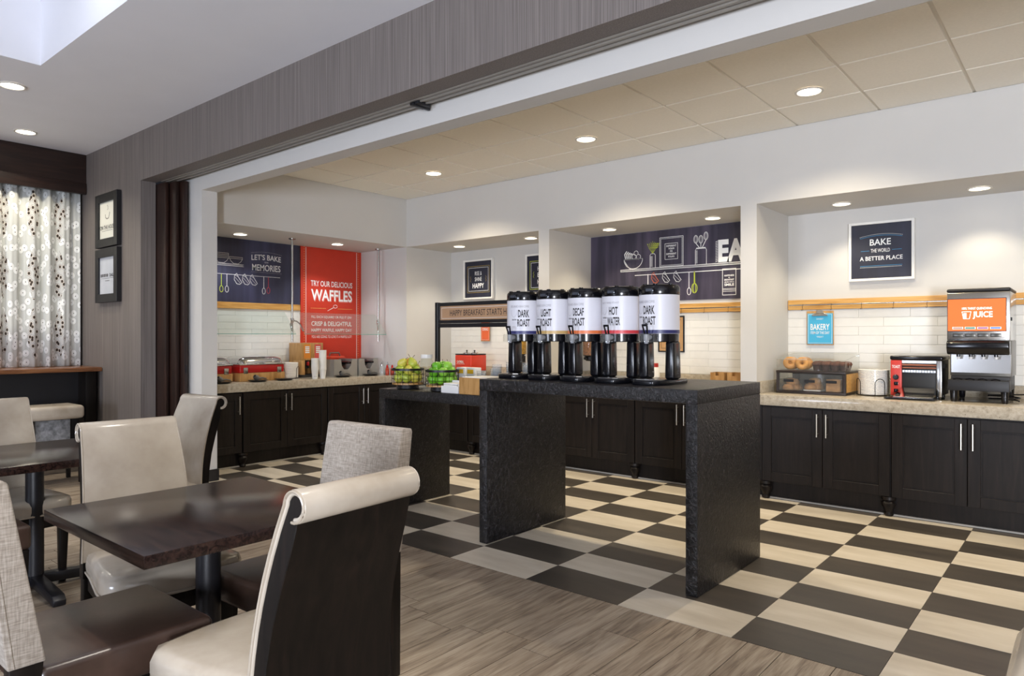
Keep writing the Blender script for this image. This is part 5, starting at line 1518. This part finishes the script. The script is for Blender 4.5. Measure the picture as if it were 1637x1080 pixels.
# oak dispenser cabinet
t = thing('drink_dispenser', 'oak dispenser cabinet with orange and pink cards', 'dispenser', (-7.432, 4.95, ZT), PI / 2)
MB().box(-0.15, 0.15, -0.135, 0.135, 0.205, 0.412).build('upper_box', OAKBOX, t, bevel=0.003)
MB().box(-0.15, -0.105, -0.135, 0.135, 0.03, 0.205).build('side_panel', OAKBOX, t, bevel=0.002)
MB().box(0.105, 0.15, -0.135, 0.135, 0.03, 0.205).build('side_panel', OAKBOX, t, bevel=0.002)
MB().box(-0.105, 0.105, 0.08, 0.135, 0.03, 0.205).build('back_panel', OAKBOX, t)
MB().box(-0.155, 0.155, -0.145, 0.138, 0.0, 0.03).build('base', BLACKM, t, bevel=0.008)
for s, c, nm in ((-1, '#e08a2e', 'amber_card'), (1, '#d95a52', 'coral_card')):
    cd = MB().box(s * 0.075 - 0.045, s * 0.075 + 0.045, -0.139, -0.1355, 0.225, 0.395).build('card', plain(nm, c, 0.5), t, smooth=False)
    m = MB()
    for i in range(4): m.rect(s * 0.075 - 0.03, s * 0.075 + 0.03, 0.29 + 0.022 * i, 0.305 + 0.022 * i, -0.1402)
    m.build('card_print', INKW, cd, smooth=False)
    tp = MB().box(s * 0.055 - 0.025, s * 0.055 + 0.025, -0.11, -0.05, 0.105, 0.204).build('tap', BLACK, t, bevel=0.006)
    MB().box(s * 0.055 - 0.012, s * 0.055 + 0.012, -0.135, -0.105, 0.14, 0.185).build('tap_lever', REDC, tp, bevel=0.004)
# paper cups
pcup = MB().lathe([(0.0, 0.0), (0.030, 0.0), (0.0415, 0.108), (0.0445, 0.110), (0.0445, 0.114), (0.0405, 0.114), (0.029, 0.006), (0.0, 0.006)], 24).mesh('paper_cup', ang=0.9); pcup.materials.append(PAPER)
for yy2, n, lb in ((4.735, 9, 'white paper cup in the shorter nested stack'), (4.84, 15, 'white paper cup in the taller nested stack')):
    for k in range(n):
        o = obj('paper_cup', pcup, None, None, (-6.93, yy2, ZT + 0.0155 * k)); tag(o, lb, 'cup', lb.replace('cup', 'cups'))
        if k == 0 and n == 9:
            m = MB()
            pts = [(-0.016, 0.034), (0.016, 0.034), (0.010, 0.026), (-0.010, 0.026)]
            r0 = 0.0345
            m.add([(r0 * math.cos(a / r0 - 0.45), r0 * math.sin(a / r0 - 0.45), b) for a, b in pts], [(0, 1, 2, 3)])
            m.build('printed_mark', INKK, o, smooth=False)
tc_ = MB().lathe([(0.0, 0.0), (0.030, 0.0), (0.040, 0.10), (0.042, 0.104), (0.042, 0.106), (0.0, 0.106)], 20).mesh('lid_stack_cup'); tc_.materials.append(PAPER)
for k in range(11):
    o = obj('foam_cup', tc_, None, None, (-7.42, 4.545, ZT + 0.016 * k)); tag(o, 'white cup in the stack against the tiled wall', 'cup', 'white cups by the tiled wall')
# waffle irons
def waffle(label, y0, y1, redlid):
    t = thing('waffle_iron', label, 'waffle iron', (-7.28, (y0 + y1) / 2, ZT), PI / 2, 'waffle irons'); h = (y1 - y0) / 2
    prof = [(-h, 0.0), (h, 0.0), (h, 0.21), (h * 0.55, 0.21), (h * 0.45, 0.13), (h * 0.2, 0.085), (-h * 0.15, 0.085), (-h * 0.35, 0.13), (-h * 0.42, 0.21), (-h, 0.21)]
    GS = plain('grey_steel_shield', '#a09e98', 0.35, metal=0.3)
    MB().prism_y(prof, -0.17, -0.163).build('front_shield', GS, t, smooth=False)
    for q in (-h, h - .006): MB().box(q, q + .006, -0.163, 0.2, 0, 0.21).build('side_shield', GS, t, smooth=False)
    MB().box(-0.10, 0.10, -0.06, 0.20, 0.0, 0.06).build('base', BLACKM, t, bevel=0.01)
    MB().box(-0.02, 0.03, 0.12, 0.18, 0.06, 0.18).build('stand', BLACKM, t, bevel=0.006)
    MB().lathe([(0.0, 0.12), (0.09, 0.12), (0.105, 0.135), (0.105, 0.185), (0.09, 0.20), (0.0, 0.205)], 28, 0, 0.02).build('iron', BLACKM, t)
    MB().tube([(0, -0.08, 0.165), (0.0, -0.17, 0.168), (0.0, -0.26, 0.168)], [0.022, 0.016, 0.013], 12).build('handle', BLACK, t)
    if redlid:
        l = MB().prism_y([(-0.16, 0.215), (0.16, 0.215), (0.12, 0.245), (-0.12, 0.245)], 0.03, 0.19).build('red_cover', plain('cover_red', '#d0442c', 0.3), t, bevel=0.006)
        MB().tube([(-0.08, 0.06, 0.245), (-0.065, 0.06, 0.285), (0.065, 0.06, 0.285), (0.08, 0.06, 0.245)], 0.009, 8).build('cover_handle', UT, l)
waffle('waffle iron with red cover beside the oak dispenser', 5.13, 5.475, True)
waffle('waffle iron near the white end wall', 5.50, 5.80, False)
for i, (xx, yy2) in enumerate(((-7.0, 5.80), (-7.07, 5.855), (-6.98, 5.875))):
    t = thing('syrup_bottle', 'small clear syrup bottle with steel pourer by the end wall', 'bottle', (xx, yy2 - 0.02, ZT), 0, 'syrup bottles by the end wall')
    MB().lathe([(0.0, 0.0), (0.027, 0.0), (0.029, 0.01), (0.029, 0.09), (0.018, 0.115), (0.014, 0.125)], 18).build('body', CUPCLR, t)
    MB().lathe([(0.017, 0.12), (0.017, 0.135), (0.006, 0.14), (0.004, 0.165), (0.0, 0.166)], 14).build('pourer', CHROME, t)
for i, (xx, yy2) in enumerate(((-6.92, 5.80), (-6.90, 5.865))):
    t = thing('sauce_bottle', ('red sauce bottle beside the pears, nearer the counter edge', 'red sauce bottle against the white end wall')[i], 'bottle', (xx, yy2, ZT))
    MB().lathe([(0.0, 0.0), (0.022, 0.0), (0.024, 0.01), (0.024, 0.075), (0.014, 0.095)], 16).build('body', plain('sauce_red', '#a8381e', 0.3), t)
    MB().lathe([(0.015, 0.093), (0.012, 0.115), (0.004, 0.13), (0.0, 0.131)], 12).build('cap', REDC, t)
# sneeze guards: poles, clamps and tilted panes
for i, py in enumerate((4.544, 5.80)):
    t = thing('guard_pole', ('steel ceiling pole holding both glass panes', 'steel ceiling pole near the white end wall')[i], 'pole', (-7.10, py, 1.31), 0, 'sneeze guard poles')
    MB().tube([(0, 0, 0), (0, 0, 1.186)], 0.0125, 14).build('tube', STEEL, t)
    MB().lathe([(0.04, 1.188), (0.038, 1.178), (0.014, 1.172)], 20).build('flange', STEEL, t)
    cl_ = MB().lathe([(0.02, 0.22), (0.022, 0.225), (0.022, 0.265), (0.02, 0.27)], 16).build('clamp', CHROME, t)
    for s in ((-1, 1) if i == 0 else (-1,)):
        MB().tube([(0.0, 0.0, 0.245), (0.045, s * 0.03, 0.235), (0.065, s * 0.065, 0.20), (0.11, s * 0.075, 0.12)], 0.008, 8).build('clamp_arm', CHROME, cl_)
for lb, y0, y1 in (('tilted glass sneeze guard over the chafing dishes', 3.34, 4.49), ('tilted glass sneeze guard over the waffle irons', 4.60, 5.80)):
    t = thing('sneeze_guard', lb, 'glass guard', (-7.02, (y0 + y1) / 2, 1.40)); h = (y1 - y0) / 2
    a, b = (-0.085, 0.25), (0.085, 0.0)
    m = MB().add([(b[0], -h, b[1]), (b[0], h, b[1]), (a[0], h - 0.04, a[1]), (a[0], -h + 0.04, a[1]), (b[0] - .005, -h, b[1] - .004), (b[0] - .005, h, b[1] - .004), (a[0] - .005, h - 0.04, a[1] - .004), (a[0] - .005, -h + 0.04, a[1] - .004)],
        [(0, 1, 2, 3), (7, 6, 5, 4), (1, 0, 4, 5), (2, 1, 5, 6), (3, 2, 6, 7), (0, 3, 7, 4)])
    m.build('pane', GLASS, t, smooth=False)
    MB().box(b[0] - .005, b[0], -h, h, b[1] - .006, b[1] - .0005).build('pane_edge', GLASSEDGE, t, smooth=False)
